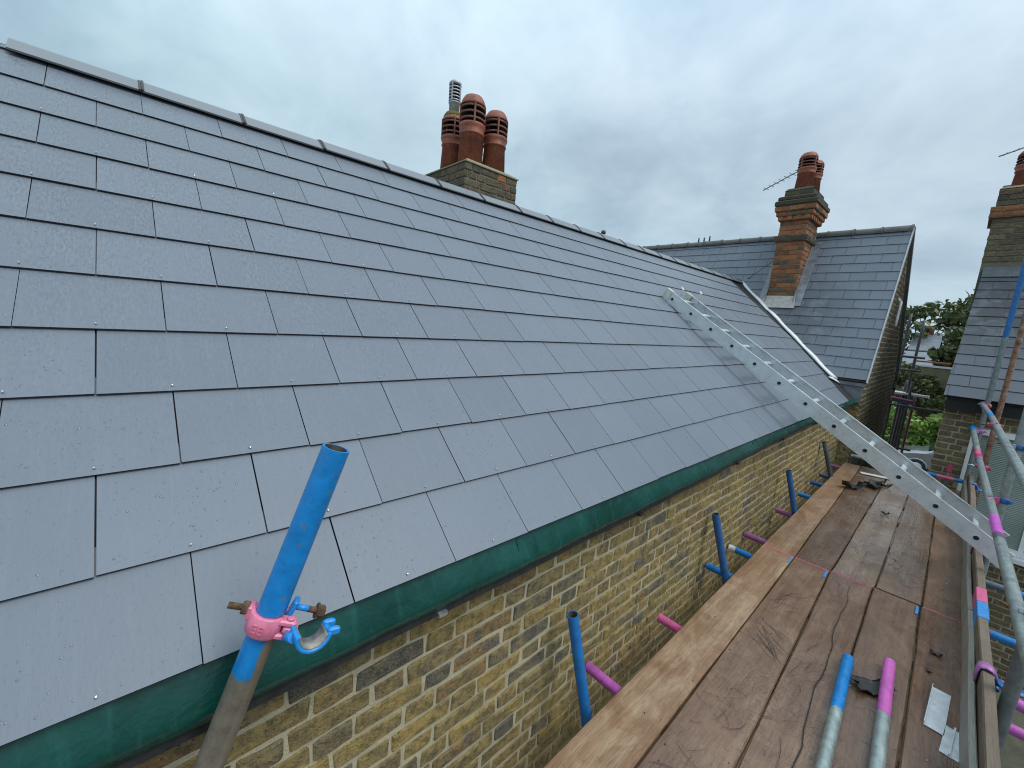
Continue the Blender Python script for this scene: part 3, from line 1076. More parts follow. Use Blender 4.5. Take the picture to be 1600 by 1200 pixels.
yj = -0.355
k = 0
while yj < 8.2:
    y0, y1 = yj + 0.004, yj + 0.418
    mb = MB()
    dv = rng.uniform(-0.002, 0.002)
    mb.rings([ridge_ring(y0, dv=dv), ridge_ring(min(y1, 8.24), dv=dv)], 0, False)
    mb.build('ridge_tile', M_RIDGE, ext)
    if k:
        mb = MB()
        for q_ in range(2):
            yy = yj - 0.010 + q_ * 0.011
            mb.rings([ridge_ring(yy, 0.110, 0.012, 0.022 if q_ % 2 else 0.019), ridge_ring(yy + 0.0095, 0.110, 0.012, 0.022 if q_ % 2 else 0.019)], 0, False)
        mb.build('ridge_union', M_UNION, ext)
    yj += 0.4215
    k += 1
mb = MB()
for sg in (-1, 1):
    rx, rz = RP(0, V_R).x, RP(0, V_R).z
    p_ = [(rx + sg * 0.102, -0.33, rz - 0.105 + 0.030), (rx + sg * 0.02, -0.33, rz - 0.02), (rx + sg * 0.02, -0.33, rz - 0.05), (rx + sg * 0.102, -0.33, rz - 0.125)]
    mb.prism(p_, (0, 8.6, 0))
mb.build('ridge_vent', M_BLACKP, ext)

# valley: white trim strip in two lengths
VA, VB = RP(8.17, 2.83), RP(7.41, 0.63)
vd = (VB - VA).normalized()
vside = vd.cross(ROOF_N).normalized()
if vside.x > 0:
    vside = -vside
for t0, t1, off in ((0.0, 0.36, 0.0), (0.355, 1.03, 0.006)):
    mb = MB()
    rg = []
    nn = 14
    for k in range(nn + 1):
        t = t0 + (t1 - t0) * k / nn
        c0 = VA + (VB - VA) * t + ROOF_N * (0.009 + off)
        wd = 0.075 + 0.006 * math.sin(t * 23) + 0.035 * t
        hh = 0.020 + 0.004 * math.sin(t * 31 + 1)
        rg.append([c0 - vside * 0.035 + ROOF_N * 0.004, c0 - vside * 0.022 + ROOF_N * hh * 1.3, c0 + vside * wd * 0.5 + ROOF_N * hh * 1.5, c0 + vside * wd + ROOF_N * hh, c0 + vside * (wd + 0.006) - ROOF_N * 0.004])
    mb.rings(rg, 0, True)
    mb.build('valley_strip', M_WHITE, ext)
mb = MB()
mb.prism([RP(7.36, 0.50, 0.02), RP(7.12, 0.62, 0.02), RP(7.14, 0.635, 0.02), RP(7.40, 0.60, 0.02)], ROOF_N * 0.006)
mb.build('valley_tail', M_WHITE, ext)
mb = MB()
for k in range(2):
    c0 = VA + (VB - VA) * (0.62 + 0.09 * k) + ROOF_N * 0.04 + vside * 0.03
    mb.lathe([(0.010, 0), (0.012, 0.008), (0.006, 0.012)], c0, ROOF_N, 8)
mb.build('fixing', M_LEAD, ext)

# chimney with four pots, standing just behind the ridge
CHX0, CHX1, CHY0, CHY1 = -4.62, -3.65, 2.50, 3.20
CHT = 1.50
mb = MB()
mb.box((CHX0 + 0.005, CHY0 + 0.005, -0.3), (CHX1 - 0.005, CHY1 - 0.005, CHT))
chim = mb.build('chimney_stack', M_MORTAR_S, ext, label='brick chimney stack carrying four louvred terracotta pots')
mix4 = lambda u, z, m_: M_RED if rng.random() < 0.05 else m_
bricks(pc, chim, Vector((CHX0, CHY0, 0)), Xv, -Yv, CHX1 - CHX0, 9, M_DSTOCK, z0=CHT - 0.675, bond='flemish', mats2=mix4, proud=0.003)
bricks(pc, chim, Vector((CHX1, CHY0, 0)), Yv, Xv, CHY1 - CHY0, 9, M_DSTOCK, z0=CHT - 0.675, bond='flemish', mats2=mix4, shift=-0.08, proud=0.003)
mb = MB()
rg = []
for ins, z in ((-0.012, CHT), (-0.012, CHT + 0.012), (0.06, CHT + 0.055), (0.16, CHT + 0.085)):
    rg.append([(CHX0 + ins, CHY0 + ins, z), (CHX1 - ins, CHY0 + ins, z), (CHX1 - ins, CHY1 - ins, z), (CHX0 + ins, CHY1 - ins, z)])
mb.rings([[Vector(p_) for p_ in r_] for r_ in rg], 0, False)
mb.build('flaunching', M_FLAUNCH, chim)
mb = MB()
mb.prism([(CHX1 + 0.012, CHY0 - 0.1, 0.40), (CHX1 + 0.012, CHY1 + 0.1, 0.40), (CHX1 + 0.012, CHY1 + 0.1, 0.62), (CHX1 + 0.012, CHY0 - 0.1, 0.62)], (0.006, 0, 0))
mb.build('lead_apron', M_LEAD, chim)


def louvre_pot(parent, x, y, z, h, r, moss=False, label=None, rings_=3):
    """round terracotta pot: tapering barrel, collar, louvre rings on ribs, domed cap"""
    mb = MB()
    hb_ = h * 0.42
    mb.lathe([(r * 1.02, 0), (r * 0.90, hb_), (r * 0.98, hb_ + 0.004), (r * 0.99, hb_ + 0.018), (r * 0.90, hb_ + 0.02), (r * 1.04, hb_ + h * 0.11), (r * 1.08, hb_ + h * 0.145), (r * 1.02, hb_ + h * 0.165), (r * 0.80, hb_ + h * 0.165)], (x, y, z), n=24, cap1=True)
    top0 = hb_ + h * 0.165
    span = h * 0.26
    # louvre rings: skirts that flare out and down
    mb.lathe([(r * 0.55, top0), (r * 0.52, top0 + span)], (x, y, z), n=16, mi=2)
    st_ = span / rings_
    for k in range(rings_):
        zz = top0 + st_ * (k + 0.42)
        mb.lathe([(r * 0.70, zz + st_ * 0.30), (r * 1.0, zz), (r * 1.04, zz + st_ * 0.10), (r * 0.98, zz + st_ * 0.42), (r * 0.78, zz + st_ * 0.60), (r * 0.70, zz + st_ * 0.58)], (x, y, z), n=24, mi=1, cap0=False, cap1=False)
    for k in range(4):
        an = -0.45 + 2 * PI * k / 4
        c0 = Vector((x + math.cos(an) * r * 0.95, y + math.sin(an) * r * 0.95, z + top0))
        M = Matrix.Translation(c0) @ Matrix.Rotation(an, 4, 'Z')
        mb.box((-r * 0.2, -r * 0.06, -0.01), (r * 0.1, r * 0.06, span + 0.02), 0, M)
    zt = top0 + span
    mb.lathe([(r * 0.98, zt), (r * 1.02, zt + 0.008), (r * 1.0, zt + h * 0.03), (r * 0.90, zt + h * 0.085), (r * 0.72, zt + h * 0.14), (r * 0.58, zt + h * 0.153), (r * 0.5, zt + h * 0.145), (r * 0.48, zt + h * 0.10)], (x, y, z), n=24, mi=0)
    if moss:
        mb.lathe([(r * 0.93, zt + h * 0.072), (r * 0.9, zt + h * 0.095), (r * 0.74, zt + h * 0.150), (r * 0.55, zt + h * 0.165)], (x, y, z), n=18, mi=3)
    return mb.build('chimney_pot', [M_POT, M_POTDARK, M_POTIN, M_MOSS], parent, label=label)


PZ = CHT + 0.06
louvre_pot(chim, -3.86, 2.70, PZ, 0.66, 0.130)
louvre_pot(chim, -3.84, 3.00, PZ - 0.01, 0.62, 0.128)
louvre_pot(chim, -4.22, 2.70, PZ, 0.60, 0.122, True, 'moss topped pot with a grey louvred vent terminal')
louvre_pot(chim, -4.24, 3.00, PZ, 0.52, 0.110, rings_=4)
mb = MB()
tx, ty, tz = -4.22, 2.70, PZ + 0.575
mb.lathe([(0.058, 0), (0.058, 0.12), (0.066, 0.125), (0.066, 0.135), (0.05, 0.14)], (tx, ty, tz), n=18)
mb.lathe([(0.05, 0.13), (0.05, 0.31)], (tx, ty, tz), n=14, mi=1)
for k in range(5):
    mb.lathe([(0.052, 0.15 + k * 0.032), (0.067, 0.142 + k * 0.032), (0.067, 0.156 + k * 0.032), (0.054, 0.165 + k * 0.032)], (tx, ty, tz), n=18, cap0=False, cap1=False)
for k in range(4):
    an = k * PI / 2 + 0.5
    mb.box((0.05, -0.008, 0.14), (0.068, 0.008, 0.32), 0, Matrix.Translation((tx, ty, tz)) @ Matrix.Rotation(an, 4, 'Z'))
mb.lathe([(0.068, 0.305), (0.068, 0.33), (0.055, 0.345), (0.0, 0.35)], (tx, ty, tz), n=18)
mb.build('vent_terminal', [M_LEADGREY, M_BLACK], chim)
pc.finish()

# small vent pipe behind the ridge
vp = thing('vent_pipe', 'tiny dark vent pipe poking up behind the slate ridge', 'vent pipe', (-3.32, 4.43, 0.6))
mb = MB()
mb.lathe([(0.022, 0.0), (0.022, 0.47), (0.034, 0.475), (0.034, 0.50), (0.02, 0.505), (0.02, 0.53), (0.03, 0.54), (0.028, 0.57), (0.0, 0.585)], (-3.32, 4.43, 0.6), n=12)
mb.tube((-3.32, 4.43, 1.08), (-3.37, 4.385, 1.06), 0.014, 8)
mb.build('pipe', M_DARKSTEEL, vp)

# =================================================================== GABLED HOUSE
hs = thing('gabled_house', 'tall slate roofed house with brick gable and one red brick chimney', 'house', (-3.0, 9.5, GZ))
WORG = Vector((0, 7.39, -0.5))
WX1 = -0.83
HY0, HYR, HYB = 7.45, 8.70, 11.25
HZR = 1.80
gx = -0.855
mb = MB()
prof = [(gx, HY0, GZ), (gx, HYB, GZ), (gx, HYB, -0.52), (gx, HYR, HZR - 0.08), (gx, HY0, -0.46)]
mb.prism(prof, (-0.22, 0, 0))
gable = mb.build('gable_wall', M_MORTAR_D, hs)
mb = MB()
mb.box((-8.0, HY0, GZ), (gx - 0.225, HY0 + 0.2, -0.5))
front = mb.build('front_wall', M_MORTAR_D, hs)
ph = Pieces(hs, 'brick')
lim = lambda u: min(-0.5 + (HY0 + u - 7.42) * math.tan(WP), HZR - (HY0 + u - HYR) * (HZR + 0.52) / (HYB - HYR)) - 0.07
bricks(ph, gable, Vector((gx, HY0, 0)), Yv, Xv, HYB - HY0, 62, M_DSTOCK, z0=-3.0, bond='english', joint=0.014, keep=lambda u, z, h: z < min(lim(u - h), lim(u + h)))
bricks(ph, front, Vector((-1.0, HY0, 0)), Xv, -Yv, 0.143, 26, M_STOCK, z0=-2.5, bond='english')
# roof of the house
mb = MB()
r0 = lambda x, v, h=0.0: WORG + Xv * x + WING_S * v + WING_N * h
LW = (HZR + 0.5) / math.sin(WP)
mb.prism([r0(-8, 0.0), r0(WX1 - 0.01, 0.0), r0(WX1 - 0.01, LW), r0(-8, LW)], -WING_N * 0.03)
hroof = mb.build('front_roof', M_BLACK, hs)
mb = MB()
mb.prism([(-8, HYR, HZR), (WX1, HYR, HZR), (WX1, HYB + 0.15, -0.62), (-8, HYB + 0.15, -0.62)], (0, -0.02, -0.05))
mb.build('back_roof', M_FARSLATE, hs)
pw = Pieces(hs, 'slate')
# valley line seen in wing coordinates
va_ = ((-2.929, (0.9435 + 0.5) / math.sin(WP)), (-1.2206, (-0.49 + 0.5) / math.sin(WP)))
clip_w = [(va_[1][0] + 0.03, 0.0), (WX1, 0.0), (WX1, LW - 0.03), (-5.9, LW - 0.03), (-5.9, va_[0][1] + 2.6)]
sl = (va_[0][1] - va_[1][1]) / (va_[0][0] - va_[1][0])
xtop = va_[1][0] + (LW - va_[1][1]) / sl
clip_w = [(va_[1][0] + 0.02, 0.0), (WX1, 0.0), (WX1, LW - 0.02), (xtop, LW - 0.02)]
WGA = 0.1655
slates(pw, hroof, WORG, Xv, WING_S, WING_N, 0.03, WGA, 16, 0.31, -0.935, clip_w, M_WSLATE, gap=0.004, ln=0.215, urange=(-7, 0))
# the part of the roof beyond the valley line, seen over the low ridge
xl = va_[1][0] + 0.02 + (xtop - va_[1][0] - 0.02) * 1.60 / (LW - 0.02)
clip_w2 = [(-5.9, 1.60), (xl - 0.003, 1.60), (xtop - 0.003, LW - 0.02), (-5.9, LW - 0.02)]
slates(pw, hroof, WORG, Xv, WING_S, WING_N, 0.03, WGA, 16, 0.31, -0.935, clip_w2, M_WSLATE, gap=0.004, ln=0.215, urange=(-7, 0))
pw.finish()
# verge strip and barge at the gable edge
mb = MB()
mb.prism([r0(WX1 - 0.004, -0.01, -0.03), r0(WX1 + 0.012, -0.01, -0.03), r0(WX1 + 0.012, -0.01, 0.022), r0(WX1 - 0.004, -0.01, 0.022)], WING_S * (LW + 0.01))
mb.build('verge_strip', M_LEADGREY, hs)
mb = MB()
bdir = Vector((0, HYB + 0.15 - HYR, -0.62 - HZR))
mb.prism([(WX1 + 0.002, HYR, HZR - 0.06), (WX1 + 0.02, HYR, HZR - 0.06), (WX1 + 0.02, HYR, HZR + 0.02), (WX1 + 0.002, HYR, HZR + 0.02)], bdir)
mb.build('rear_verge_strip', M_LEAD, hs)
mb = MB()
mb.box((gx - 0.1, HYB + 0.003, -0.78), (gx + 0.02, HYB + 0.12, -0.62))
mb.box((gx - 0.02, HYB + 0.03, -0.84), (gx + 0.05, HYB + 0.09, -0.785))
mb.build('eaves_end', M_BLACKP, hs)
# clay ridge tiles with raised collars
x = WX1
while x > -6.0:
    x0 = x - 0.345
    mb = MB()
    ring = lambda xx, r_: [Vector((xx, HYR + r_ * math.cos(a_), HZR - 0.035 + r_ * math.sin(a_))) for a_ in [PI * (-0.06 + 1.12 * k / 10) for k in range(11)]] + [Vector((xx, HYR + (r_ - 0.02) * math.cos(a_), HZR - 0.035 + (r_ - 0.02) * math.sin(a_))) for a_ in [PI * (1.06 - 1.12 * k / 6) for k in range(7)]]
    e = rng.uniform(-0.003, 0.003)
    mb.rings([ring(x, 0.088 + e), ring(x - 0.028, 0.09 + e), ring(x - 0.03, 0.078 + e), ring(x0 + 0.008, 0.078 + e)], 0, False)
    mb.build('ridge_tile', M_RIDGED, hs)
    x = x0
for k in range(3):
    mb = MB()
    mb.lathe([(0.018, 0.0), (0.012, 0.06 + 0.02 * (k == 0)), (0.018, 0.075 + 0.02 * (k == 0)), (0.0, 0.10 + 0.02 * (k == 0))], (-3.86 - 0.11 * k + 0.0, HYR, HZR + 0.035), n=7)
    mb.build('ridge_spike', M_DARKSTEEL, hs)
# lead cheek below the eaves
mb = MB()
mb.prism([(-1.24, 7.425, -0.53), (-0.86, 7.425, -0.53), (-0.86, 7.425, -0.79), (-0.93, 7.425, -0.79)], (0, 0.02, 0))
mb.build('lead_cheek', M_LEAD, hs)
mb = MB()
mb.box((-1.3, 7.40, -0.56), (gx + 0.02, 7.445, -0.515))
mb.build('eaves_fascia', M_LEAD, hs)
# white overflow pipe on the gable
mb = MB()
mb.tube((gx + 0.05, 8.93, 0.73), (gx + 0.05, 8.86, 0.34), 0.018, 8)
mb.tube((gx, 8.95, 0.78), (gx + 0.05, 8.93, 0.73), 0.018, 8)
mb.build('overflow_pipe', M_PLASTER, hs)

# red chimney on the front slope
CX0, CX1, CY0, CY1 = -2.43, -2.03, 8.02, 8.66
zs = 0.62
tiers = [(0.0, zs, 1.60), (0.035, 1.60, 1.69), (-0.005, 1.69, 1.93), (0.03, 1.93, 2.0), (0.06, 2.0, 2.07), (0.085, 2.07, 2.15)]
mb = MB()
for gr, z0, z1 in tiers:
    mb.box((CX0 - gr + 0.004, CY0 - gr + 0.004, z0 - (0.3 if z0 == zs else 0)), (CX1 + gr - 0.004, CY1 + gr - 0.004, z1 - 0.002))
rch = mb.build('chimney_stack', M_MORTAR_S, hs, label='orange red brick chimney stack with corbelled dark mossy top')
for gr, z0, z1 in tiers:
    rows = max(1, int(round((z1 - z0) / 0.078)))
    ch_ = (z1 - z0) / rows
    mm = M_MOSSY if gr in (0.035,) else M_RED
    old = lambda u, z, m_: (M_DSTOCK if (rng.random() < 0.12) else m_)
    bricks(ph, rch, Vector((CX0 - gr, CY0 - gr, 0)), Xv, -Yv, CX1 - CX0 + 2 * gr, rows, mm, z0=z0, ch=ch_, bond='stretcher', mats2=old, proud=0.003)
    bricks(ph, rch, Vector((CX1 + gr, CY0 - gr, 0)), Yv, Xv, CY1 - CY0 + 2 * gr, rows, mm, z0=z0, ch=ch_, bond='stretcher', mats2=old, shift=-0.06, proud=0.003)
# dentils below the top corbel
mb = MB()
for k in range(4):
    xx = CX0 - 0.02 + k * 0.125
    mb.box((xx, CY0 - 0.045, 1.935), (xx + 0.065, CY0 - 0.0, 1.998))
for k in range(6):
    yy = CY0 - 0.02 + k * 0.12
    mb.box((CX1, yy, 1.935), (CX1 + 0.045, yy + 0.065, 1.998))
mb.build('dentils', M_RED[0], rch, kind='stuff')
mb = MB()
g1 = 0.10
mb.box((CX0 - g1, CY0 - g1, 2.152), (CX1 + g1, CY1 + g1, 2.235), bev=0.015)
mb.box((CX0 - g1 + .03, CY0 - g1 + .03, 2.237), (CX1 + g1 - .03, CY1 + g1 - .03, 2.305), bev=0.015)
mb.build('corbel_cap', M_MOSSCAP, rch)
ph_top = 2.307
mb = MB()
mb.box((CX0 + 0.0, CY0 + 0.0, ph_top), (CX1 - 0.0, CY1 - 0.0, 2.40))
mb.build('blocking_course', M_MOSSCAP, rch)
bricks(ph, rch, Vector((CX0, CY0, 0)), Xv, -Yv, CX1 - CX0, 1, M_MOSSY, z0=2.31, ch=0.085, bond='stretcher')
bricks(ph, rch, Vector((CX1, CY0, 0)), Yv, Xv, CY1 - CY0, 1, M_MOSSY, z0=2.31, ch=0.085, bond='stretcher')
mb = MB()
mb.rings([[Vector((CX0 + i_, CY0 + i_, z)), Vector((CX1 - i_, CY0 + i_, z)), Vector((CX1 - i_, CY1 - i_, z)), Vector((CX0 + i_, CY1 - i_, z))] for i_, z in ((-0.005, 2.402), (0.03, 2.44), (0.10, 2.465))], 0, False)
mb.build('flaunching', M_MOSSCAP, rch)
louvre_pot(rch, -2.23, 8.20, 2.44, 0.56, 0.128)
louvre_pot(rch, -2.20, 8.50, 2.44, 0.52, 0.125)
# lead flashings round its foot
mb = MB()
for sx_, xx in ((-1, CX0), (1, CX1)):
    pts = [r0(xx, 0), 0]
    vA = (CY0 - 0.04 - WORG.y) / WING_S.y
    vB = (CY1 - 0.05 - WORG.y) / WING_S.y
    pA, pB = r0(xx, vA, 0.024), r0(xx, min(vB, LW - 0.1), 0.024)
    mb.prism([pA, pB, pB + Xv * sx_ * 0.12, pA + Xv * sx_ * 0.12 - WING_S * 0.0], WING_N * 0.004)
    mb.prism([pA + Xv * sx_ * 0.006, pB + Xv * sx_ * 0.006, pB + Xv * sx_ * 0.006 + Vector((0, 0, 0.14)), pA + Xv * sx_ * 0.006 + Vector((0, 0, 0.14))], Xv * sx_ * 0.006)
mb.build('lead_soaker', M_LEAD, rch)
mb = MB()
vF = (CY0 - WORG.y) / WING_S.y
a_, b2 = r0(CX0 - 0.1, vF - 0.13, 0.026), r0(CX1 + 0.05, vF - 0.13, 0.026)
mb.prism([a_, b2, Vector((CX1 + 0.02, CY0 - 0.012, zs + 0.09)), Vector((CX0 - 0.02, CY0 - 0.012, zs + 0.09))], (0, -0.006, 0.004))
mb.build('lead_apron', M_LEADL, rch)
ph.finish()
# wire from valley head to the chimney foot
mb = MB()
mb.tube((-2.86, 8.24, 1.03), (-2.43, 8.2, 1.36), 0.005, 6)
tag(mb.build('cable', M_BLACKP, None, org=(-2.86, 8.24, 1.03)), 'thin dark cable running from valley head up to the red chimney', 'cable')


def aerial(name, label, mast0, mast1, tail, tip, nel, half, group=None):
    t = thing(name, label, 'aerial', mast0)
    mb = MB()
    mb.tube(mast0, mast1, 0.014, 8)
    mb.build('mast', M_AERIAL, t)
    tail, tip = Vector(tail), Vector(tip)
    mb = MB()
    mb.tube(tail, tip, 0.009, 6)
    mb.build('boom', M_AERIAL, t)
    d = (tip - tail).normalized()
    e = d.cross(Zv).normalized()
    for k in range(nel):
        c0 = tail + (tip - tail) * (k + 0.4) / nel
        hl = half * (1.0 - 0.35 * k / nel)
        mb = MB()
        mb.tube(c0 - e * hl, c0 + e * hl, 0.005, 5)
        mb.build('element', M_AERIAL, t)
    return t


aerial('tv_aerial', 'toothed television aerial reaching out from the red chimney pots', (-2.40, 8.44, 2.42), (-2.40, 8.44, 2.95), (-2.38, 8.42, 2.84), (-2.98, 8.62, 2.66), 7, 0.09)

# =================================================================== NEIGHBOURING HOUSE (right)
nb = thing('neighbouring_house', 'dark slate roofed neighbouring house with white window beyond the scaffold', 'house', (2.0, 9.0, GZ))
NY = 7.4
mb = MB()
mb.box((-0.05, NY, GZ), (0.22, NY + 0.25, -0.66))
mb.box((0.22, NY, GZ), (5.0, NY + 0.25, -2.26))
mb.box((0.22, NY, -0.86), (5.0, NY + 0.25, -0.66))
mb.box((2.62, NY, -2.26), (5.0, NY + 0.25, -0.86))
mb.box((-0.05, NY + 0.25, GZ), (0.17, 13.4, -0.66))
nwall = mb.build('wall', M_MORTAR_D, nb)
pn = Pieces(nb, 'brick')
bricks(pn, nwall, Vector((-0.05, NY, 0)), Xv, -Yv, 0.268, 42, M_STOCK2, z0=-3.81, joint=0.013)
bricks(pn, nwall, Vector((0.22, NY, 0)), Xv, -Yv, 2.4, 20, M_STOCK2, z0=-3.81, joint=0.013)
bricks(pn, nwall, Vector((0.22, NY, 0)), Xv, -Yv, 2.4, 2, M_STOCK2, z0=-0.855, joint=0.013)
NORG = Vector((0, 7.25, -0.52))
n0 = lambda x, v, h=0.0: NORG + Xv * x + NB_S * v + NB_N * h
mb = MB()
mb.prism([n0(-0.06, 0), n0(5, 0), n0(5, 4.6), n0(-0.02, 4.6)], -NB_N * 0.03)
nroof = mb.build('roof', M_BLACK, nb)
mb = MB()
mb.prism([n0(-0.05, 4.6), n0(5, 4.6), n0(5, 4.6) + Vector((0, 3.4, -3.4)), n0(-0.05, 4.6) + Vector((0, 3.4, -3.4))], (0, 0, -0.05))
mb.build('rear_slope', M_FARSLATE, nb)
psn = Pieces(nb, 'slate')
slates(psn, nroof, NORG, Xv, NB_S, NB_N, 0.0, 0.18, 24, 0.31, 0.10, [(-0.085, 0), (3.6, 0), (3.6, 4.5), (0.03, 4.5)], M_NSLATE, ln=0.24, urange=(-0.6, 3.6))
psn.finish()
mb = MB()
mb.box((-0.05, 7.30, -0.68), (5.0, 7.385, -0.545))
mb.build('soffit', M_BLACK, nb)
# chimney on its corner
QX0, QX1, QY0, QY1 = -0.065, 0.70, 8.95, 9.6
mb = MB()
mb.box((QX0 + .004, QY0 + .004, 0.9), (QX1 - .004, QY1 - .004, 2.06))
mb.box((QX0 - .036, QY0 - .036, 1.90), (QX1 + .036, QY1 + .036, 2.05))
mb.box((QX0 + .01, QY0 + .01, 2.06), (QX1 - .01, QY1 - .01, 2.29))
qch = mb.build('chimney_stack', M_MORTAR_S, nb, label='yellow brick chimney stack with red brick band at its top')
bricks(pn, qch, Vector((QX0, QY0, 0)), Xv, -Yv, QX1 - QX0, 8, M_STOCK2, z0=1.30, bond='flemish')
bricks(pn, qch, Vector((QX0 - .04, QY0 - .04, 0)), Xv, -Yv, QX1 - QX0 + .08, 2, M_RED, z0=1.90, bond='stretcher')
bricks(pn, qch, Vector((QX0, QY0, 0)), Xv, -Yv, QX1 - QX0, 3, M_DSTOCK, z0=2.055, bond='stretcher')
pn.finish()
mb = MB()
mb.rings([[Vector((QX0 + i_, QY0 + i_, z)), Vector((QX1 - i_, QY0 + i_, z)), Vector((QX1 - i_, QY1 - i_, z)), Vector((QX0 + i_, QY1 - i_, z))] for i_, z in ((0.0, 2.291), (0.03, 2.32), (0.10, 2.34))], 0, False)
mb.build('flaunching', M_FLAUNCH, qch)
louvre_pot(qch, 0.16, 9.15, 2.32, 0.5, 0.135)
louvre_pot(qch, 0.54, 9.2, 2.32, 0.5, 0.135)
mb = MB()
vq = (QY0 - NORG.y) / NB_S.y
mb.prism([n0(-0.03, vq - 0.16, 0.022), n0(0.85, vq - 0.16, 0.022), n0(0.85, vq + 0.02, 0.05), n0(-0.03, vq + 0.02, 0.05)], NB_N * 0.005)
mb.build('lead_apron', M_LEADDK, qch)
aerial('tv_aerial', 'small television aerial at the upper right above the neighbour chimney', (0.42, 9.35, 2.3), (0.42, 9.35, 3.15), (0.52, 9.3, 3.05), (-0.155, 9.05, 2.76), 7, 0.08)
# big white framed window
mb = MB()
wx0, wx1, wz0, wz1 = 0.22, 2.62, -2.26, -0.86
fw = 0.07
mb.box((wx0 + .002, NY - 0.03, wz0 + .002), (wx0 + fw, NY + 0.05, wz1 - .002))
mb.box((wx1 - fw, NY - 0.03, wz0 + .002), (wx1 - .002, NY + 0.05, wz1 - .002))
mb.box((wx0 + fw, NY - 0.03, wz1 - fw), (wx1 - fw, NY + 0.05, wz1 - .002))
mb.box((wx0 + fw, NY - 0.03, wz0 + .002), (wx1 - fw, NY + 0.05, wz0 + fw))
win = mb.build('window', M_PLASTER, nb)
for k, (a0, a1) in enumerate(((wx0 + fw, 0.80), (0.84, 1.55), (1.59, wx1 - fw))):
    mb = MB()
    mb.box((a0, NY + 0.0, wz0 + fw), (a1, NY + 0.02, wz1 - fw))
    mb.build('pane', M_REED, win)
for a0 in (0.80, 1.55):
    mb = MB()
    mb.box((a0, NY - 0.025, wz0 + fw), (a0 + 0.04, NY + 0.04, wz1 - fw))
    mb.build('mullion', M_PLASTER, win)
mb = MB()
mb.box((wx0 - 0.06, NY - 0.13, wz0 - 0.05), (wx1 + 0.06, NY - 0.008, wz0 - 0.002))
mb.build('sill', M_PLASTER, win)

# =================================================================== SCAFFOLD
DZ = -1.6
scf = thing('scaffold', 'tube scaffold with wet plank walkway, toe board and guard rails beside the brick wall', 'scaffold', (-0.25, 3.5, GZ))


def plank(parent, c4, z, th, mats, bow=0.0, band0=None, band1=None, name='plank'):
    """c4: near-left, near-right, far-right, far-left (x, y); softened long edges"""
    (x0, y0), (x1, y1), (x2, y2), (x3, y3) = c4
    rg, e = [], 0.005
    nst = 14
    seed = rng.uniform(0, 99)
    for k in range(nst + 1):
        t = k / nst
        xa, xb = x0 + (x3 - x0) * t, x1 + (x2 - x1) * t
        ya, yb = y0 + (y3 - y0) * t, y1 + (y2 - y1) * t
        w1 = 0.0018 * math.sin(seed + t * 17) + 0.0012 * math.sin(seed * 3 + t * 41)
        w2 = 0.0018 * math.sin(seed + 5 + t * 15) + 0.0012 * math.sin(seed * 2 + t * 37)
        zz = z + bow * 4 * t * (1 - t)
        xa, xb = xa + w1, xb + w2
        cup = 0.002
        rg.append([Vector(p_) for p_ in ((xa, ya, zz - th), (xa, ya, zz - e), (xa + e, ya, zz), ((xa + xb) / 2, (ya + yb) / 2, zz - cup), (xb - e, yb, zz), (xb, yb, zz - e), (xb, yb, zz - th))])
    mb = MB()
    mb.rings(rg, 0, False)
    o = mb.build(name, mats, parent)
    for (t, m_) in ((0.0, band0), (1.0, band1)):
        if m_ is None:
            continue
        i = 0 if t == 0 else nst
        j = 1 if t == 0 else nst - 1
        A, B = rg[i], rg[j]
        d = (B[3] - A[3]).normalized()
        off = [(-.002, 0, -.001), (-.002, 0, 0), (0, 0, .002), (0, 0, .002), (0, 0, .002), (.002, 0, 0), (.002, 0, -.001)]
        r1_ = [p_ + Vector(o_) * 0.6 - d * 0.002 for p_, o_ in zip(A, off)]
        r2_ = [p_ + Vector(o_) * 0.6 + d * 0.007 for p_, o_ in zip(A, off)]
        mb = MB()
        mb.rings([r1_, r2_], 0, False)
        mb.build('end_band', m_, o)
    return o


SEAM_N = [[(-0.768, -0.809)], 0, 0]
# seams as lines x(y): (x at y=1, x at y=3.55)
near = [(-0.765, -0.803), (-0.545, -0.588), (-0.285, -0.372), (-0.082, -0.142), (0.117, 0.090), (0.283, 0.283)]
far_ = [(-0.803, -0.846), (-0.590, -0.668), (-0.368, -0.380), (-0.130, -0.153), (0.096, 0.066), (0.284, 0.278)]
g_ = 0.0036
matsN = [B_ORANGE, B_BROWN, B_BROWN, B_TAN, B_BROWN]
matsF = [B_ORANGE, B_GREY, B_GREY, B_GREY, B_TAN]
xs = lambda s_, y: s_[0] + (s_[1] - s_[0]) * (y - 1.0) / 2.55
for k in range(5):
    ye = 3.545 + (0.05 if k == 4 else 0.018 * k)
    ys = -0.30
    a, b_ = near[k], near[k + 1]
    plank(scf, [(xs(a, ys) + g_, ys), (xs(b_, ys) - g_, ys), (xs(b_, ye) - g_, ye), (xs(a, ye) + g_, ye)], DZ + rng.uniform(-0.003, 0.003), 0.038, matsN[k], 0.0, None, [None, B_BANDP, B_BANDP, None, None][k])
    ya = ye + 0.008
    yb = 7.14 + rng.uniform(-0.02, 0.02)
    a, b_ = far_[k], far_[k + 1]
    plank(scf, [(a[0] + g_, ya), (b_[0] - g_, ya), (b_[1] - g_, yb), (a[1] + g_, yb)], DZ + rng.uniform(-0.003, 0.003), 0.038, matsF[k], 0.0, [B_BANDP, None, None, None, B_BANDP][k], None)
    # boards behind the camera carrying the loose tubes
    ys2 = -2.2
    a, b_ = near[k], near[k + 1]
    plank(scf, [(xs(a, -0.31) + g_, ys2), (xs(b_, -0.31) - g_, ys2), (xs(b_, -0.31) - g_, -0.31), (xs(a, -0.31) + g_, -0.31)], DZ, 0.038, matsN[k])
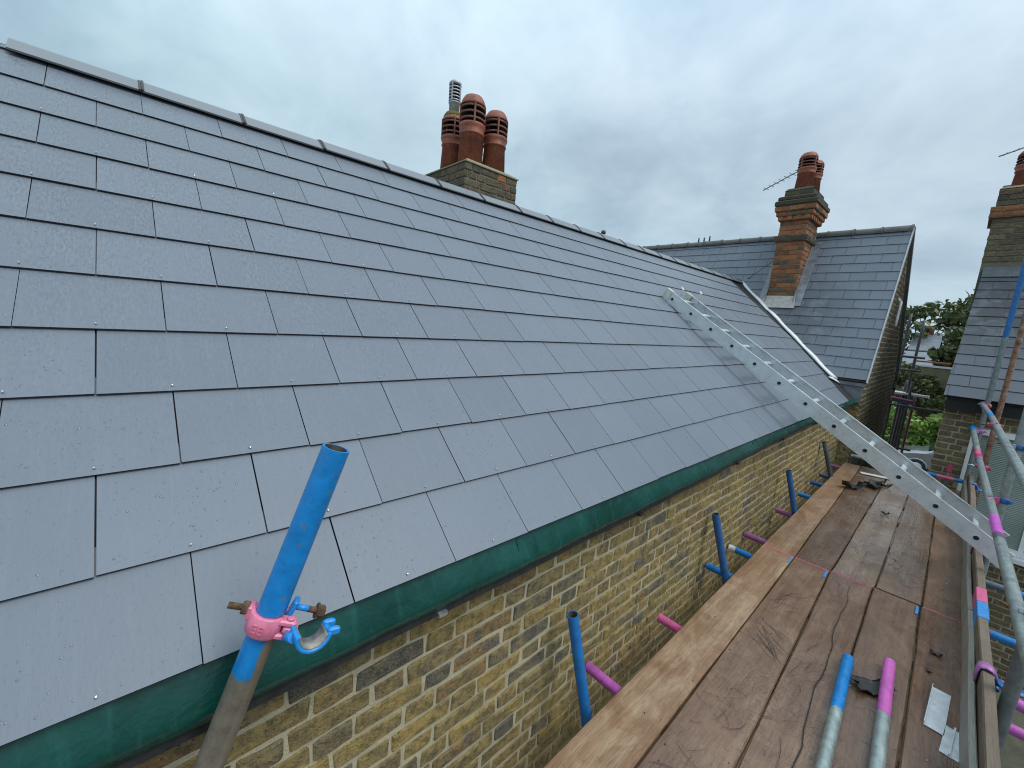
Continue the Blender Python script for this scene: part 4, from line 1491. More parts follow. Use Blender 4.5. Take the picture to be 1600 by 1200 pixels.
def strip(mb, pts, w, z):
    L_, R_ = [], []
    for i, (x_, y_) in enumerate(pts):
        a_, b2 = pts[max(0, i - 1)], pts[min(len(pts) - 1, i + 1)]
        dx, dy = b2[0] - a_[0], b2[1] - a_[1]
        l_ = math.hypot(dx, dy) or 1
        ww = w * (0.35 + 0.65 * math.sin(PI * (i + 0.4) / (len(pts) - 0.2)))
        L_.append((x_ - dy / l_ * ww / 2, y_ + dx / l_ * ww / 2, z))
        R_.append((x_ + dy / l_ * ww / 2, y_ - dx / l_ * ww / 2, z))
    n_ = len(pts)
    mb.add(L_ + R_, [(i, n_ + i, n_ + i + 1, i + 1) for i in range(n_ - 1)])


mb = MB()
rk = random.Random(31)
zc_ = DZ + 0.0042
for k in range(13):
    a_ = (-0.555 + rk.uniform(-.03, .05) + 0.004 * k, 2.38 + 0.018 * k + rk.uniform(-.02, .02))
    b2 = (-0.355 + rk.uniform(-.03, .03), 2.345 + rk.uniform(-.06, .06) + (0.16 if k > 9 else 0))
    strip(mb, [(a_[0] + (b2[0] - a_[0]) * t / 4 + rk.uniform(-.002, .002), a_[1] + (b2[1] - a_[1]) * t / 4 + rk.uniform(-.003, .003)) for t in range(5)], 0.0022, zc_)
for (cx_, cy_, sx_, sy_, n_, a0_, sp_, ln0) in ((-0.47, 2.95, .05, .22, 9, 1.1, .35, .22), (-0.26, 4.05, .08, .45, 26, 0.9, 1.2, .12), (-0.02, 4.3, .07, .7, 30, 1.3, 1.0, .13), (-0.24, 5.0, .07, .5, 22, 0.9, 1.2, .11), (-0.40, 1.75, .08, .3, 14, 0.4, .6, .10), (0.19, 3.9, .05, .6, 14, 0.6, .9, .10), (-0.27, 2.3, .08, .3, 7, 1.2, .5, .14), (-0.5, 4.6, .05, .6, 10, 0.8, .7, .1)):
    for k in range(n_):
        c_ = (cx_ + rk.gauss(0, sx_ * .6), cy_ + rk.gauss(0, sy_ * .6))
        an = a0_ + rk.gauss(0, sp_)
        l_ = ln0 * rk.uniform(0.4, 1.2)
        bend = rk.uniform(-.25, .25)
        pts = [(c_[0] + math.cos(an + bend * t) * l_ * (t - 1.5) / 3, c_[1] + math.sin(an + bend * t) * l_ * (t - 1.5) / 3) for t in range(4)]
        strip(mb, pts, rk.uniform(0.0012, 0.0024), zc_ + 0.0002 * (k % 3))
mb.build('knife_cuts', simple("dark_cut", (0.035, 0.025, 0.02), 0.8), scf, kind='stuff')
mb = MB()
pts = []
for k in range(26):
    y_ = 1.0 + 2.45 * k / 25
    pts.append((-0.135 - 0.108 * k / 25 + 0.008 * math.sin(k * 0.9) + 0.004 * math.sin(k * 2.3), y_))
strip(mb, pts, 0.0042, zc_)
mb.build('board_split', simple("dark_split", (0.02, 0.014, 0.011), 0.9), scf)
mb = MB()
for k in range(170):
    x_, y_ = rk.uniform(-0.76, 0.25), 1.0 + 6.0 * rk.random() ** 1.4
    r_0 = rk.uniform(0.0012, 0.0042)
    c0 = Vector((x_, y_, DZ + 0.003))
    vs = [c0 + Vector((r_0 * rk.uniform(.5, 1.4) * math.cos(a_), r_0 * rk.uniform(.5, 1.4) * math.sin(a_), 0)) for a_ in (0, 1.3, 2.5, 3.8, 5.0)] + [c0 + Vector((0, 0, r_0 * 0.9))]
    mb.add(vs, [(i, (i + 1) % 5, 5) for i in range(5)], 0 if rk.random() < 0.35 else 1)
mb.build('crumbs', [simple("mortar_crumb", (0.55, 0.53, 0.48), 0.9), simple("dark_crumb", (0.03, 0.025, 0.022), 0.9)], scf, kind='stuff')
# small blue paint marks at board corners
for (x_, y_) in ((near[1][1] - 0.012, 3.49), (near[2][1] - 0.012, 3.50), (near[4][1] - 0.012, 3.53)):
    mb = MB()
    mb.box((x_ - 0.007, y_ - 0.07, DZ - 0.02), (x_ + 0.006, y_ + 0.035, DZ + 0.0046))
    mb.build('paint_mark', B_BANDB, scf)


def stube(p0, p1, m_, name='standard', n=14, parent=scf):
    mb = MB()
    mb.tube(p0, p1, 0.02415, n, 0, 0.0203, 1)
    return mb.build(name, [m_, M_TUBEIN], parent)


# ledgers and transoms under the boards
stube((-0.72, -2.3, -1.735), (-0.72, 7.3, -1.735), TM('galv_plain'), 'ledger')
stube((0.33, -2.3, -1.735), (0.33, 7.35, -1.735), TM('galv_plain'), 'ledger')
PINKT = TM('pink_tip', (0.16, 0.10, 0.10), [(-0.1, 0.22, PINK)], metal=0.1, rough=0.4)
MAGT = TM('magenta_tip', (0.10, 0.06, 0.11), [(-0.1, 0.22, (0.50, 0.11, 0.42))], metal=0.1)
PLUMT = TM('plum_tip', (0.10, 0.06, 0.11), [(-0.1, 0.22, (0.33, 0.105, 0.27))], metal=0.1)
BLUET = TM('blue_tip', (0.1, 0.13, 0.18), [(-0.1, 0.22, (0.008, 0.19, 0.52))], metal=0.1)
DBLUET = TM('dark_blue_tip', (0.08, 0.09, 0.12), [(-0.1, 0.22, DBLUE)], metal=0.1)
WBLUET = TM('white_end_blue', (0.1, 0.13, 0.18), [(0.045, 0.24, (0.008, 0.19, 0.52)), (-0.1, 0.045, (0.7, 0.7, 0.7))], metal=0.1)
GREYBT = TM('grey_blue_tip', (0.14, 0.17, 0.22), [(-0.1, 0.22, (0.05, 0.10, 0.19))], metal=0.2)
for y, xl, m_ in ((1.56, -0.975, MAGT), (2.18, -0.93, PINKT), (2.98, -0.985, BLUET), (3.40, -0.985, WBLUET), (3.75, -0.985, PLUMT), (4.57, -0.975, PLUMT), (5.30, -0.955, BLUET), (5.90, -0.97, DBLUET), (6.35, -0.97, GREYBT), (7.0, -0.97, PLUMT)):
    stube((xl, y, -1.664), (0.25, y, -1.664), m_, 'transom')
for y, xr, m_ in ((4.53, 0.75, BLUET), (3.70, 0.62, BLUET), (3.15, 0.46, MAGT), (2.80, 0.62, MAGT), (5.4, 0.5, PLUMT)):
    stube((xr, y + 0.055, -1.664), (0.26, y + 0.055, -1.664), m_, 'transom')
# short leaning inner standards between wall and boards
STUBB = TM('stub_blue', (0.12, 0.14, 0.17), [(-0.1, 9, (0.006, 0.165, 0.47))], metal=0.1)
STUBD = TM('stub_dark_blue', (0.12, 0.14, 0.17), [(-0.1, 9, (0.022, 0.115, 0.31))], metal=0.1)
STUBG = TM('stub_grey', (0.09, 0.10, 0.11), [(0.02, 0.12, (0.09, 0.12, 0.16))], metal=0.3)
for top, bot, m_ in (((-0.915, 1.300, -1.215), (-0.84, 1.375, -1.691), STUBB), ((-0.951, 2.871, -1.216), (-0.84, 2.923, -1.644), STUBD), ((-0.929, 4.532, -1.228), (-0.84, 4.557, -1.557), STUBD), ((-0.962, 6.165, -1.195), (-0.845, 6.192, -1.572), STUBG)):
    top, bot = Vector(top), Vector(bot)
    stube(top, bot + (bot - top) * 1.1, m_, 'standard', 18)
# end rail across the far end of the deck and a short pink stub
stube((-0.80, 7.19, -1.50), (0.36, 7.19, -1.50), TM('end_rail', GALV, [(0.72, 0.83, BLUE), (0.83, 0.98, (0.7, 0.13, 0.25)), (0.98, 1.07, (0.01, 0.2, 0.5)), (1.07, 1.3, MAUVE)]), 'end_rail')
stube((0.12, 7.245, -1.33), (0.12, 7.245, GZ), TM('pink_stub', GALV, [(-0.1, 0.12, (0.5, 0.08, 0.14))]), 'standard')

# outer standards
stube((0.272, 7.12, 1.30), (0.272, 7.12, GZ), TM('std_blue_top', (0.22, 0.27, 0.265), [(-0.1, 1.08, (0.012, 0.14, 0.38))]), 'standard', 16)
stube((0.376, 7.2, 1.9), (0.376, 7.2, GZ), TM('std_rust', (0.2, 0.1, 0.05), [], 'rust', 0.6, 0.2), 'standard', 16)
stube((0.365, 4.55, 1.6), (0.365, 4.55, GZ), TM('std_galv', GALV), 'standard', 16)
stube((0.372, 2.62, 1.6), (0.372, 2.62, GZ), TM('std_grey', (0.16, 0.175, 0.175), metal=0.35), 'standard', 16)
# guard rails
stube((0.225, 7.42, -0.545), (0.290, 6.35, -0.600), TM('rail_far', GALV, [(-0.1, 0.05, (0.45, 0.2, 0.45)), (0.05, 0.30, (0.09, 0.16, 0.24)), (0.95, 2, BLUE)]), 'guard_rail')
stube((0.290, 6.34, -0.600), (0.336, 2.6, -0.632), TM('rail_near', GALV, [(-0.1, 0.10, BLUE), (0.1, 0.17, (0.3, 0.1, 0.3))]), 'guard_rail')
stube((0.212, 7.15, -0.835), (0.268, 6.0, -0.99), TM('midrail_far', GALV, [(-0.1, 0.16, BLUE), (0.93, 2, (0.66, 0.10, 0.24))]), 'guard_rail')
stube((0.268, 5.985, -0.99), (0.357, 1.6, -1.062), TM('midrail_near', GALV, [(-0.1, 0.12, BLUE), (1.95, 2.32, MAG), (2.32, 2.42, (0.12, 0.09, 0.13))]), 'guard_rail')
# toe boards on edge with painted end bands and grey battens at their foot
for y0, y1, b0, b1, bandrange in ((-0.3, 3.47, None, B_BANDB, None), (3.48, 7.2, B_BANDP, None, None)):
    x0_, x1_ = 0.291, 0.329
    rg = []
    for k in range(17):
        y = y0 + (y1 - y0) * k / 16
        wv = 0.002 * math.sin(y * 5.3) - (0.012 if y > 5.5 else 0.0)
        rg.append([Vector((x0_ + wv, y, -1.598)), Vector((x1_ + wv, y, -1.598)), Vector((x1_ + wv, y, -1.384)), Vector((x1_ - 0.006 + wv, y, -1.38 + 0.002 * math.sin(y * 31))), Vector((x0_ + 0.005 + wv, y, -1.38)), Vector((x0_ + wv, y, -1.386))])
    mb = MB()
    mb.rings(rg, 0, False)
    tb = mb.build('toe_board', B_TOE, scf)
    for bm_, yy, sg in ((b0, y0, 1), (b1, y1, -1)):
        if bm_ is None:
            continue
        ya, yb = sorted((yy - sg * 0.002, yy + sg * 0.20))
        mb = MB()
        mb.box((x0_ - 0.003, ya, -1.50), (x1_ + 0.003, yb, -1.376), bev=0.003)
        mb.build('end_band', bm_, tb)
    mb = MB()
    rg = []
    for k in range(13):
        y = y0 + (y1 - y0) * k / 12
        wv = 0.003 * math.sin(y * 4.1 + 1) - (0.012 if y > 5.5 else 0.0)
        rg.append([Vector(p_) for p_ in ((0.266 + wv, y, -1.596), (0.288 + wv, y, -1.596), (0.288 + wv, y, -1.452), (0.284 + wv, y, -1.448), (0.270 + wv, y, -1.448), (0.266 + wv, y, -1.452))])
    mb.rings(rg, 0, False)
    mb.build('toe_batten', B_BATTEN, scf)


def coupler(at, axA, axB, mA, mB, off, parent=scf, name='coupler'):
    """right-angle coupler: a saddle round each tube, hinge lugs, T-bolts with nuts"""
    at, axA, axB, off = Vector(at), Vector(axA).normalized(), Vector(axB).normalized(), Vector(off)
    mb = MB()
    d = off.normalized()
    mb.arc(at, axA, -d, 0.5, 2 * PI - 0.5, 0.0245, 0.033, 0.042, 18, 0)
    mb.arc(at + off, axB, d, 0.5, 2 * PI - 0.5, 0.0245, 0.033, 0.042, 18, 1)
    M = frame(at + off * 0.5, axA, axB, d)
    l = max(0.006, off.length / 2 - 0.026)
    mb.box((-0.02, -0.02, -l), (0.02, 0.02, l), 0, M)
    eA = axA.cross(d)
    eB = axB.cross(d)
    for c0, ax, e, mi in ((at, axA, eA, 0), (at + off, axB, eB, 1)):
        for s_ in (-1, 1):
            M = frame(c0 + e * s_ * 0.038, ax, e, ax.cross(e))
            mb.box((-0.013, -0.012, -0.012), (0.013, 0.012, 0.012), mi, M, 0.003)
    o = mb.build(name, [mA, mB], parent)
    for c0, ax, e, sg in ((at, axA, eA, 1), (at + off, axB, eB, -1)):
        mb = MB()
        p0 = c0 + e * 0.038 + ax.cross(e) * 0.0
        dr = (e * 0.9 + d * 0.3 * sg).normalized()
        mb.tube(p0, p0 + dr * 0.06, 0.0058, 8)
        mb.lathe([(0.0105, 0.0), (0.0105, 0.012)], p0 + dr * 0.028, dr, 6, smooth=False)
        mb.build('bolt', M_GALVP if rng.random() < 0.5 else M_RUST, o)
    return o


Yd = (0, 1, 0)
Zd = (0, 0, 1)
coupler((0.302, 5.52, -0.607), Yd, Zd, M_REDP, M_REDP, (-0.012 + 0.0, 0.08, 0.0))
coupler((0.321, 4.47, -0.616), Yd, Zd, M_GALVP, M_DBLUEP, (0.044, 0.08, 0.0))
coupler((0.278, 5.50, -0.998), Yd, Zd, M_REDP, M_REDP, (0.012, 0.10, 0.0))
coupler((0.297, 4.46, -1.014), Yd, Zd, M_REDP, M_DBLUEP, (0.068, 0.09, 0.0))
coupler((0.336, 2.62, -1.046), Yd, Zd, M_GALVP, M_DBLUEP, (0.036, 0.04, 0.0))
coupler((0.243, 7.10, -0.56), Yd, Zd, M_MAUVEP, M_REDP, (0.029, 0.02, 0.0))
coupler((0.23, 6.95, -0.86), Yd, Zd, M_MAUVEP, M_MAUVEP, (0.042, 0.17, 0.0))
coupler((0.285, 6.30, -0.602), Yd, Yd, M_REDP, M_GALVP, (0.0, 0.03, 0.0))
# sleeve between the two mid rail lengths
mb = MB()
mb.tube((0.2655, 6.07, -0.981), (0.2705, 5.90, -0.993), 0.0275, 14)
mb.build('sleeve_coupler', [M_REDP], scf)


def board_clip(y, mA, mB):
    """strap over the toe board that hooks to a standard"""
    mb = MB()
    path = [(0.283, -1.47), (0.283, -1.40), (0.288, -1.373), (0.305, -1.367), (0.322, -1.370), (0.336, -1.383), (0.346, -1.412), (0.366, -1.425), (0.395, -1.425), (0.43, -1.415)]
    rg = []
    for k, (x_, z_) in enumerate(path):
        k0, k1 = max(0, k - 1), min(len(path) - 1, k + 1)
        tx_, tz_ = path[k1][0] - path[k0][0], path[k1][1] - path[k0][1]
        L_ = math.hypot(tx_, tz_)
        nx, nz = -tz_ / L_ * 0.0035, tx_ / L_ * 0.0035
        rg.append([Vector((x_ + nx, y - 0.028, z_ + nz)), Vector((x_ + nx, y + 0.028, z_ + nz)), Vector((x_ - nx, y + 0.028, z_ - nz)), Vector((x_ - nx, y - 0.028, z_ - nz))])
    mb.rings(rg[:6], 0, True)
    mb.rings(rg[5:], 1, True)
    mb.tube((0.345, y - 0.05, -1.43), (0.345, y + 0.03, -1.43), 0.009, 10, 1)
    o = mb.build('board_clip', [mA, mB], scf)
    return o


board_clip(2.74, M_MAUVEP, M_DBLUEP)
board_clip(4.50, M_MAUVEP, M_DBLUEP)
board_clip(6.6, M_BLUEP, M_BLUEP)
# pink tube end seen under the clip
stube((0.40, 2.68, -1.44), (0.66, 2.66, -1.47), MAGT, 'transom')

# =================================================================== FOREGROUND POLE
PT = Vector((-0.788, 0.275, -0.279))
PD = Vector((-0.032, -0.197, -0.551)).normalized()
PBOT = PT + PD * ((GZ + 0.002 - PT.z) / PD.z)
PR = 0.0262
pole = thing('scaffold_tube', 'leaning bright blue scaffold tube with pink coupler in front of slate roof', 'scaffold tube', PBOT)
_A = -PD
_v = (-(PT + PD * 0.352)).normalized()
_e2 = (_v - _A * _v.dot(_A)).normalized()
_e1 = _A.cross(_e2).normalized()
if _e1.dot(RIGHT) < 0:
    _e1 = -_e1
mb = MB()
mb.tube(PT, PBOT, PR, 28, 0, 0.0215, 1)
mb.build('tube', [tube_mat('pole_blue_paint', (0.175, 0.15, 0.115), [(-0.1, 0.452, (0.002, 0.215, 0.575))], rough=0.30, metal=0.1, side=(tuple(PT), tuple(_e1), 0.011, 0.33)), M_TUBEIN], pole)
# coupler: local frame, a along the tube (up), e1 to the right of the picture, e2 towards the eye
A = -PD
RC = PT + PD * 0.352
view = (-RC).normalized()
e2 = (view - A * view.dot(A)).normalized()
e1 = A.cross(e2).normalized()
if e1.dot(RIGHT) < 0:
    e1 = -e1
LP = lambda x_, y_, z_: RC + e1 * x_ + e2 * y_ + A * z_
mb = MB()
mb.arc(RC, A, e1, 0.15, 2 * PI - 0.55, 0.0266, 0.0350, 0.040, 34, 0)
# hinge lugs at the right front
Ml = frame(LP(0.033, 0.017, 0), e1, e2, e1.cross(e2))
for s_ in (-1, 1):
    mb.box((-0.014, -0.011, s_ * 0.0135 - 0.0055), (0.019, 0.011, s_ * 0.0135 + 0.0055), 0, Ml, 0.003)
mb.box((-0.002, -0.010, -0.0065), (0.024, 0.010, 0.0065), 0, Ml, 0.003)
mb.lathe([(0.0068, 0), (0.0068, 0.003), (0.005, 0.0045)], LP(0.039, 0.019, 0.019), A, 16)
mb.tube(LP(0.039, 0.019, -0.019), LP(0.039, 0.019, 0.019), 0.005, 10)
# ear on the left that takes the bolt
Ml2 = frame(LP(-0.034, -0.004, 0.012), e1, e2, e1.cross(e2))
mb.box((-0.008, -0.013, -0.012), (0.006, 0.013, 0.016), 0, Ml2, 0.004)
cpl = mb.build('coupler', [M_PINKP], pole)
# raised foundry letters on the ring
fc = bpy.data.curves.new('letters', 'FONT')
fc.body = "EE"
fc.size = 0.023
fc.extrude = 0.0015
fo = bpy.data.objects.new('letters', fc)
COL.objects.link(fo)
bpy.context.view_layer.update()
fm = fo.to_mesh()
mb = MB()
xs_ = [v_.co.x for v_ in fm.vertices]
wid = max(xs_) - min(xs_)
an0 = math.atan2(1.0, -0.30)
vs = []
for v_ in fm.vertices:
    an = an0 - (v_.co.x - min(xs_) - wid / 2) / 0.0352
    rr = 0.0351 + v_.co.z + 0.0002
    vs.append(RC + (e1 * math.cos(an) + e2 * math.sin(an)) * rr + A * (v_.co.y - 0.0085))
mb.add(vs, [tuple(p_.vertices) for p_ in fm.polygons])
fo.to_mesh_clear()
bpy.data.objects.remove(fo, do_unlink=True)
mb.build('raised_letters', M_PINKP, cpl)
# rusty bolt with nut on the left
mb = MB()
bd = (-e1 * 0.97 + A * 0.05 + e2 * 0.1).normalized()
b0 = LP(-0.037, -0.003, 0.014)
mb.tube(b0 - bd * 0.01, b0 + bd * 0.038, 0.0056, 12)
for k in range(9):
    mb.lathe([(0.0056, 0), (0.0066, 0.001), (0.0056, 0.002)], b0 + bd * (0.016 + k * 0.0024), bd, 12, cap0=False, cap1=False)
mb.lathe([(0.0115, 0.002), (0.0122, 0.004), (0.0122, 0.012), (0.0105, 0.014)], b0, bd, 6, smooth=False)
mb.build('bolt', M_RUST, cpl)
# blue swivel half: strap behind the tube on the right, with its own bolt, and the open cup below it
mb = MB()
Mb = frame(LP(0.032, -0.012, 0.022), (e1 * 0.3 + A * 0.95).normalized(), (e2 * 0.7 + e1 * 0.3).normalized(), Vector((0, 0, 1)))
up_ = (A * 0.93 + e1 * 0.18).normalized()
sd_ = e2
th_ = up_.cross(sd_).normalized()
Mb = frame(LP(0.034, -0.006, 0.020), th_, sd_, up_)
mb.box((-0.005, -0.013, -0.022), (0.005, 0.013, 0.026), 0, Mb, 0.003)
Mb = frame(LP(0.036, -0.004, -0.016), th_, sd_, up_)
mb.box((-0.007, -0.012, -0.018), (0.007, 0.012, 0.016), 0, Mb, 0.003)
sw = mb.build('swivel_body', [M_BLUEP], pole)
mb = MB()
cc = Vector((-0.7205, 0.2106, -0.602)) * 0.985
toeye = Vector((-cc.x, -cc.y, 0)).normalized()
cax = (toeye * 0.94 + Vector((0, 0, 0.10)) + RIGHT * 0.30).normalized()
ce = (-RIGHT * 0.97 + Vector((0, 0, 0.1)))
ce = (ce - cax * ce.dot(cax)).normalized()
sg_ = 1.0 if cax.cross(ce).z < 0 else -1.0
a0_, a1_ = -0.25 * sg_, PI * 0.98 * sg_
mb.arc(cc, cax, ce, a0_, a1_, 0.0245, 0.0315, 0.042, 22, 0)
mb.arc(cc, cax, ce, a0_ * 0.9, a1_ * 0.97, 0.0225, 0.0243, 0.037, 22, 1)
tipd = ce * math.cos(a1_) + cax.cross(ce) * math.sin(a1_)
for s_ in (-1, 1):
    Mt = frame(cc + tipd * 0.034 + cax * 0.014 * s_, tipd, cax, tipd.cross(cax))
    mb.box((-0.010, -0.006, -0.006), (0.012, 0.006, 0.008), 0, Mt, 0.003)
mb.tube(LP(0.040, 0.0, -0.026), cc + ce * 0.029 - Vector((0, 0, 0.004)), 0.010, 10, 0)
mb.build('open_cup', [M_BLUEP, M_BARE], pole)
mb = MB()
b0 = LP(0.040, -0.006, 0.030)
bd = (e1 * 0.95 - A * 0.12 - e2 * 0.15).normalized()
mb.tube(b0, b0 + bd * 0.030, 0.0058, 12, 0)
mb.tube(b0 + bd * 0.024, b0 + bd * 0.046, 0.0060, 12, 1)
mb.lathe([(0.0145, 0.040), (0.0145, 0.043)], b0, bd, 16, mi=1)
mb.lathe([(0.0115, 0.043), (0.0122, 0.045), (0.0122, 0.054), (0.0095, 0.057)], b0, bd, 6, mi=1, smooth=False)
mb.build('bolt', [M_BLUEP, M_RUST], sw)

# =================================================================== LADDER
ldr = thing('ladder', 'aluminium ladder lying from the deck edge up onto the slate roof', 'ladder', (0.36, 4.1, -1.36))
LB = Vector((0.372, 0, -1.325))
LT = Vector((-2.18, 0, 0.315))
ld = (LT - LB).normalized()
ln_ = Vector((-ld.z, 0, ld.x))
if ln_.z < 0:
    ln_ = -ln_
LL = (LT - LB).length
YN, YF = 4.02, 4.48
lp = lambda t, y, h: Vector((LB.x, y, LB.z)) + ld * t + ln_ * h
HS = 0.112
for y0, sg in ((YN, 1), (YF, -1)):
    # channel section: web outside, flanges inward, slight lips
    sec = [(0, 0), (0, HS), (0.026 * sg, HS), (0.026 * sg, HS - 0.006), (0.004 * sg, HS - 0.006), (0.004 * sg, 0.006), (0.026 * sg, 0.006), (0.026 * sg, 0)]
    mb = MB()
    mb.rings([[lp(t, y0 + a, h) for a, h in sec] for t in (0.0, LL)], 0, False)
    st = mb.build('stile', M_ALU, ldr)
nr_ = 12
for k in range(nr_):
    t = 0.17 + k * 0.2515
    mb = MB()
    # D shaped rung, flat on top
    sec = [(math.cos(a_) * 0.018, math.sin(a_) * 0.018) for a_ in [PI * (0.92 + 1.16 * j / 10) for j in range(11)]]
    rg = [[lp(t + a, y, HS * 0.5 + h + 0.004) for a, h in sec] for y in (YN - 0.004, YN + 0.02, YF - 0.02, YF + 0.004)]
    mb.rings(rg, 0, True, False, False)
    # rolled collars where it meets the stiles, dark bore at each end
    for y, dy in ((YN, 1), (YF, -1)):
        mb.lathe([(0.021, -0.0035), (0.021, 0.004)], lp(t, y, HS * 0.5), Vector((0, 1, 0)), 14)
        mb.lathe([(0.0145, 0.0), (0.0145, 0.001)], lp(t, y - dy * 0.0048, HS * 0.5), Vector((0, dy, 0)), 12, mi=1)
    mb.build('rung', [M_ALU, M_ALUD], ldr)
for y0 in (YN, YF):
    mb = MB()
    a, b_ = sorted((y0 - 0.004, y0 + (0.03 if y0 == YN else -0.03)))
    M_ = frame(lp(LL - 0.06, 0, 0), ld, Yv, ln_)
    mb.box((0.0, a - 0.003, -0.012), (0.085, b_ + 0.003, HS + 0.006), 0, M_, 0.004)
    mb.build('end_cap', simple("cream_plastic_%d" % int(y0 * 100), (0.55, 0.55, 0.48), 0.5), ldr)
    # guide bracket standing up off the stile
    mb = MB()
    yy = y0 + (0.02 if y0 == YN else -0.02)
    pth = [(LL - 0.15, HS - 0.02), (LL - 0.135, HS + 0.03), (LL - 0.115, HS + 0.075), (LL - 0.085, HS + 0.088)]
    rg = []
    for t, h in pth:
        rg.append([lp(t - 0.005, yy - 0.018, h), lp(t + 0.003, yy - 0.018, h - 0.004), lp(t + 0.003, yy + 0.026, h - 0.004), lp(t - 0.005, yy + 0.026, h)])
    mb.rings(rg, 0, False)
    mb.build('guide_bracket', M_ALU, ldr)
    mb = MB()
    M_ = frame(lp(-0.02, 0, 0), ld, Yv, ln_)
    mb.box((-0.0, a - 0.001, -0.008), (0.06, b_ + 0.001, HS * 0.5), 0, M_, 0.003)
    mb.build('foot', M_ALU, ldr)

# =================================================================== LOOSE THINGS ON THE DECK
for lbl, x0_, y0_, x1_, y1_, key, colr in (
        ('galvanised tube with bright blue painted tip, beside the pink tipped tube', -0.128, 2.593, -0.018, 0.45, 'loose_blue', BLUE),
        ('galvanised tube with pink painted tip, beside the blue tipped tube', 0.016, 2.740, 0.112, 0.55, 'loose_pink', (0.62, 0.13, 0.47))):
    zt = DZ + 0.0285
    t = thing('loose_tube', lbl, 'scaffold tube', (x1_, y1_, DZ), 'loose scaffold tubes lying on the deck')
    mb = MB()
    mb.tube((x0_, y0_, zt), (x1_, y1_, zt), 0.02415, 22, 0, 0.0203, 1)
    mb.build('tube', [TM(key, (0.36, 0.42, 0.40), [(-0.1, 0.43, colr)], rough=0.36, metal=0.5), M_TUBEIN], t)

# aluminium offcuts
def offcut(name, label, c0, ang, L, Wd, lipside):
    t_ = thing(name, label, 'metal offcut', c0, 'offcuts on the deck')
    M = Matrix.Translation(c0) @ Matrix.Rotation(ang, 4, 'Z')
    mb = MB()
    mb.box((-Wd / 2, -L / 2, 0.002), (Wd / 2, L / 2, 0.0045), 0, M)
    mb.build('plate', M_OFFCUT, t_)
    mb = MB()
    if lipside == 'edge':
        mb.box((-Wd / 2 - 0.002, -L / 2, 0.002), (-Wd / 2, L / 2, 0.022), 0, M)
    else:
        mb.box((-0.003, -L / 2 + 0.004, 0.005), (0.003, L / 2 + 0.01, 0.012), 0, M)
    mb.build('rib', M_OFFCUT, t_)
    return t_


offcut('metal_offcut', 'longer pale aluminium angle offcut lying near the toe board', Vector((0.197, 2.60, DZ)), -0.05, 0.32, 0.062, 'edge')
offcut('metal_offcut', 'shorter white ribbed offcut lying beside the toe board', Vector((0.243, 2.42, DZ)), -0.08, 0.19, 0.055, 'mid')


def scrap(label, c0, size, seed, cat='felt scrap', m_=None, curl=0.35, name='felt_scrap'):
    r_ = random.Random(seed)
    n = 7
    vs, fs = [], []
    an = r_.uniform(0, PI)
    for i in range(n):
        for j in range(n):
            u, v = i / (n - 1) - .5, j / (n - 1) - .5
            w = 1 - 0.5 * r_.random() * (abs(u) > .45 or abs(v) > .45)
            x_, y_ = u * size * w, v * size * 0.55 * w
            z_ = abs(curl * size * (u * u * 1.6 + 0.35 * math.sin(u * 9 + seed) * v + 0.2 * r_.random() * abs(v))) + 0.004
            vs.append(Vector((x_ * math.cos(an) - y_ * math.sin(an), x_ * math.sin(an) + y_ * math.cos(an), z_)) + Vector(c0))
    fs = [(i * n + j, (i + 1) * n + j, (i + 1) * n + j + 1, i * n + j + 1) for i in range(n - 1) for j in range(n - 1)]
    nv = len(vs)
    vs2 = vs + [v_ + Vector((0, 0, 0.003)) for v_ in vs]
    fs2 = [tuple(reversed(f)) for f in fs] + [tuple(k + nv for k in f) for f in fs]
    edge = [i * n for i in range(n)] + [(n - 1) * n + j for j in range(1, n)] + [i * n + n - 1 for i in range(n - 2, -1, -1)] + [j for j in range(n - 2, 0, -1)]
    for k in range(len(edge)):
        a, b_ = edge[k], edge[(k + 1) % len(edge)]
        fs2.append((a, b_, b_ + nv, a + nv))
    mb = MB()
    mb.add(vs2, fs2, 0, True)
    return tag(mb.build(name, m_ or M_SCRAP, None, org=c0), label, cat, 'scraps left on the deck')


scrap('crumpled black felt scrap lying between the two loose tubes', (-0.02, 2.50, DZ), 0.20, 4, curl=0.22)
scrap('curled black scrap on the inner board near the far end of the deck', (-0.585, 5.9, DZ), 0.26, 8, curl=0.7)
scrap('torn black scrap under the ladder near the far deck end', (-0.44, 6.2, DZ), 0.30, 12, curl=0.4)
scrap('black flake on the middle board below the ladder', (-0.245, 5.3, DZ), 0.075, 21, curl=0.6)
scrap('small dark triangular scrap on the outer board by toe board', (0.175, 3.08, DZ), 0.055, 31)
scrap('tiny dark crescent scrap on the outer board', (0.155, 2.88, DZ), 0.032, 37)
mb = MB()
mb.box((-0.16, -0.035, 0.0), (0.16, 0.035, 0.012), 0, Matrix.Translation((-0.47, 6.75, DZ + 0.004)) @ Matrix.Rotation(0.25, 4, 'Z'), 0.003)
tag(mb.build('pale_offcut', M_PAPER, None, org=(-0.47, 6.75, DZ)), 'pale strip of offcut lying at the far end of deck', 'offcut', 'scraps left on the deck')
scrap('black lump of felt beside the curled scrap', (-0.35, 6.35, DZ), 0.14, 51, curl=0.6)

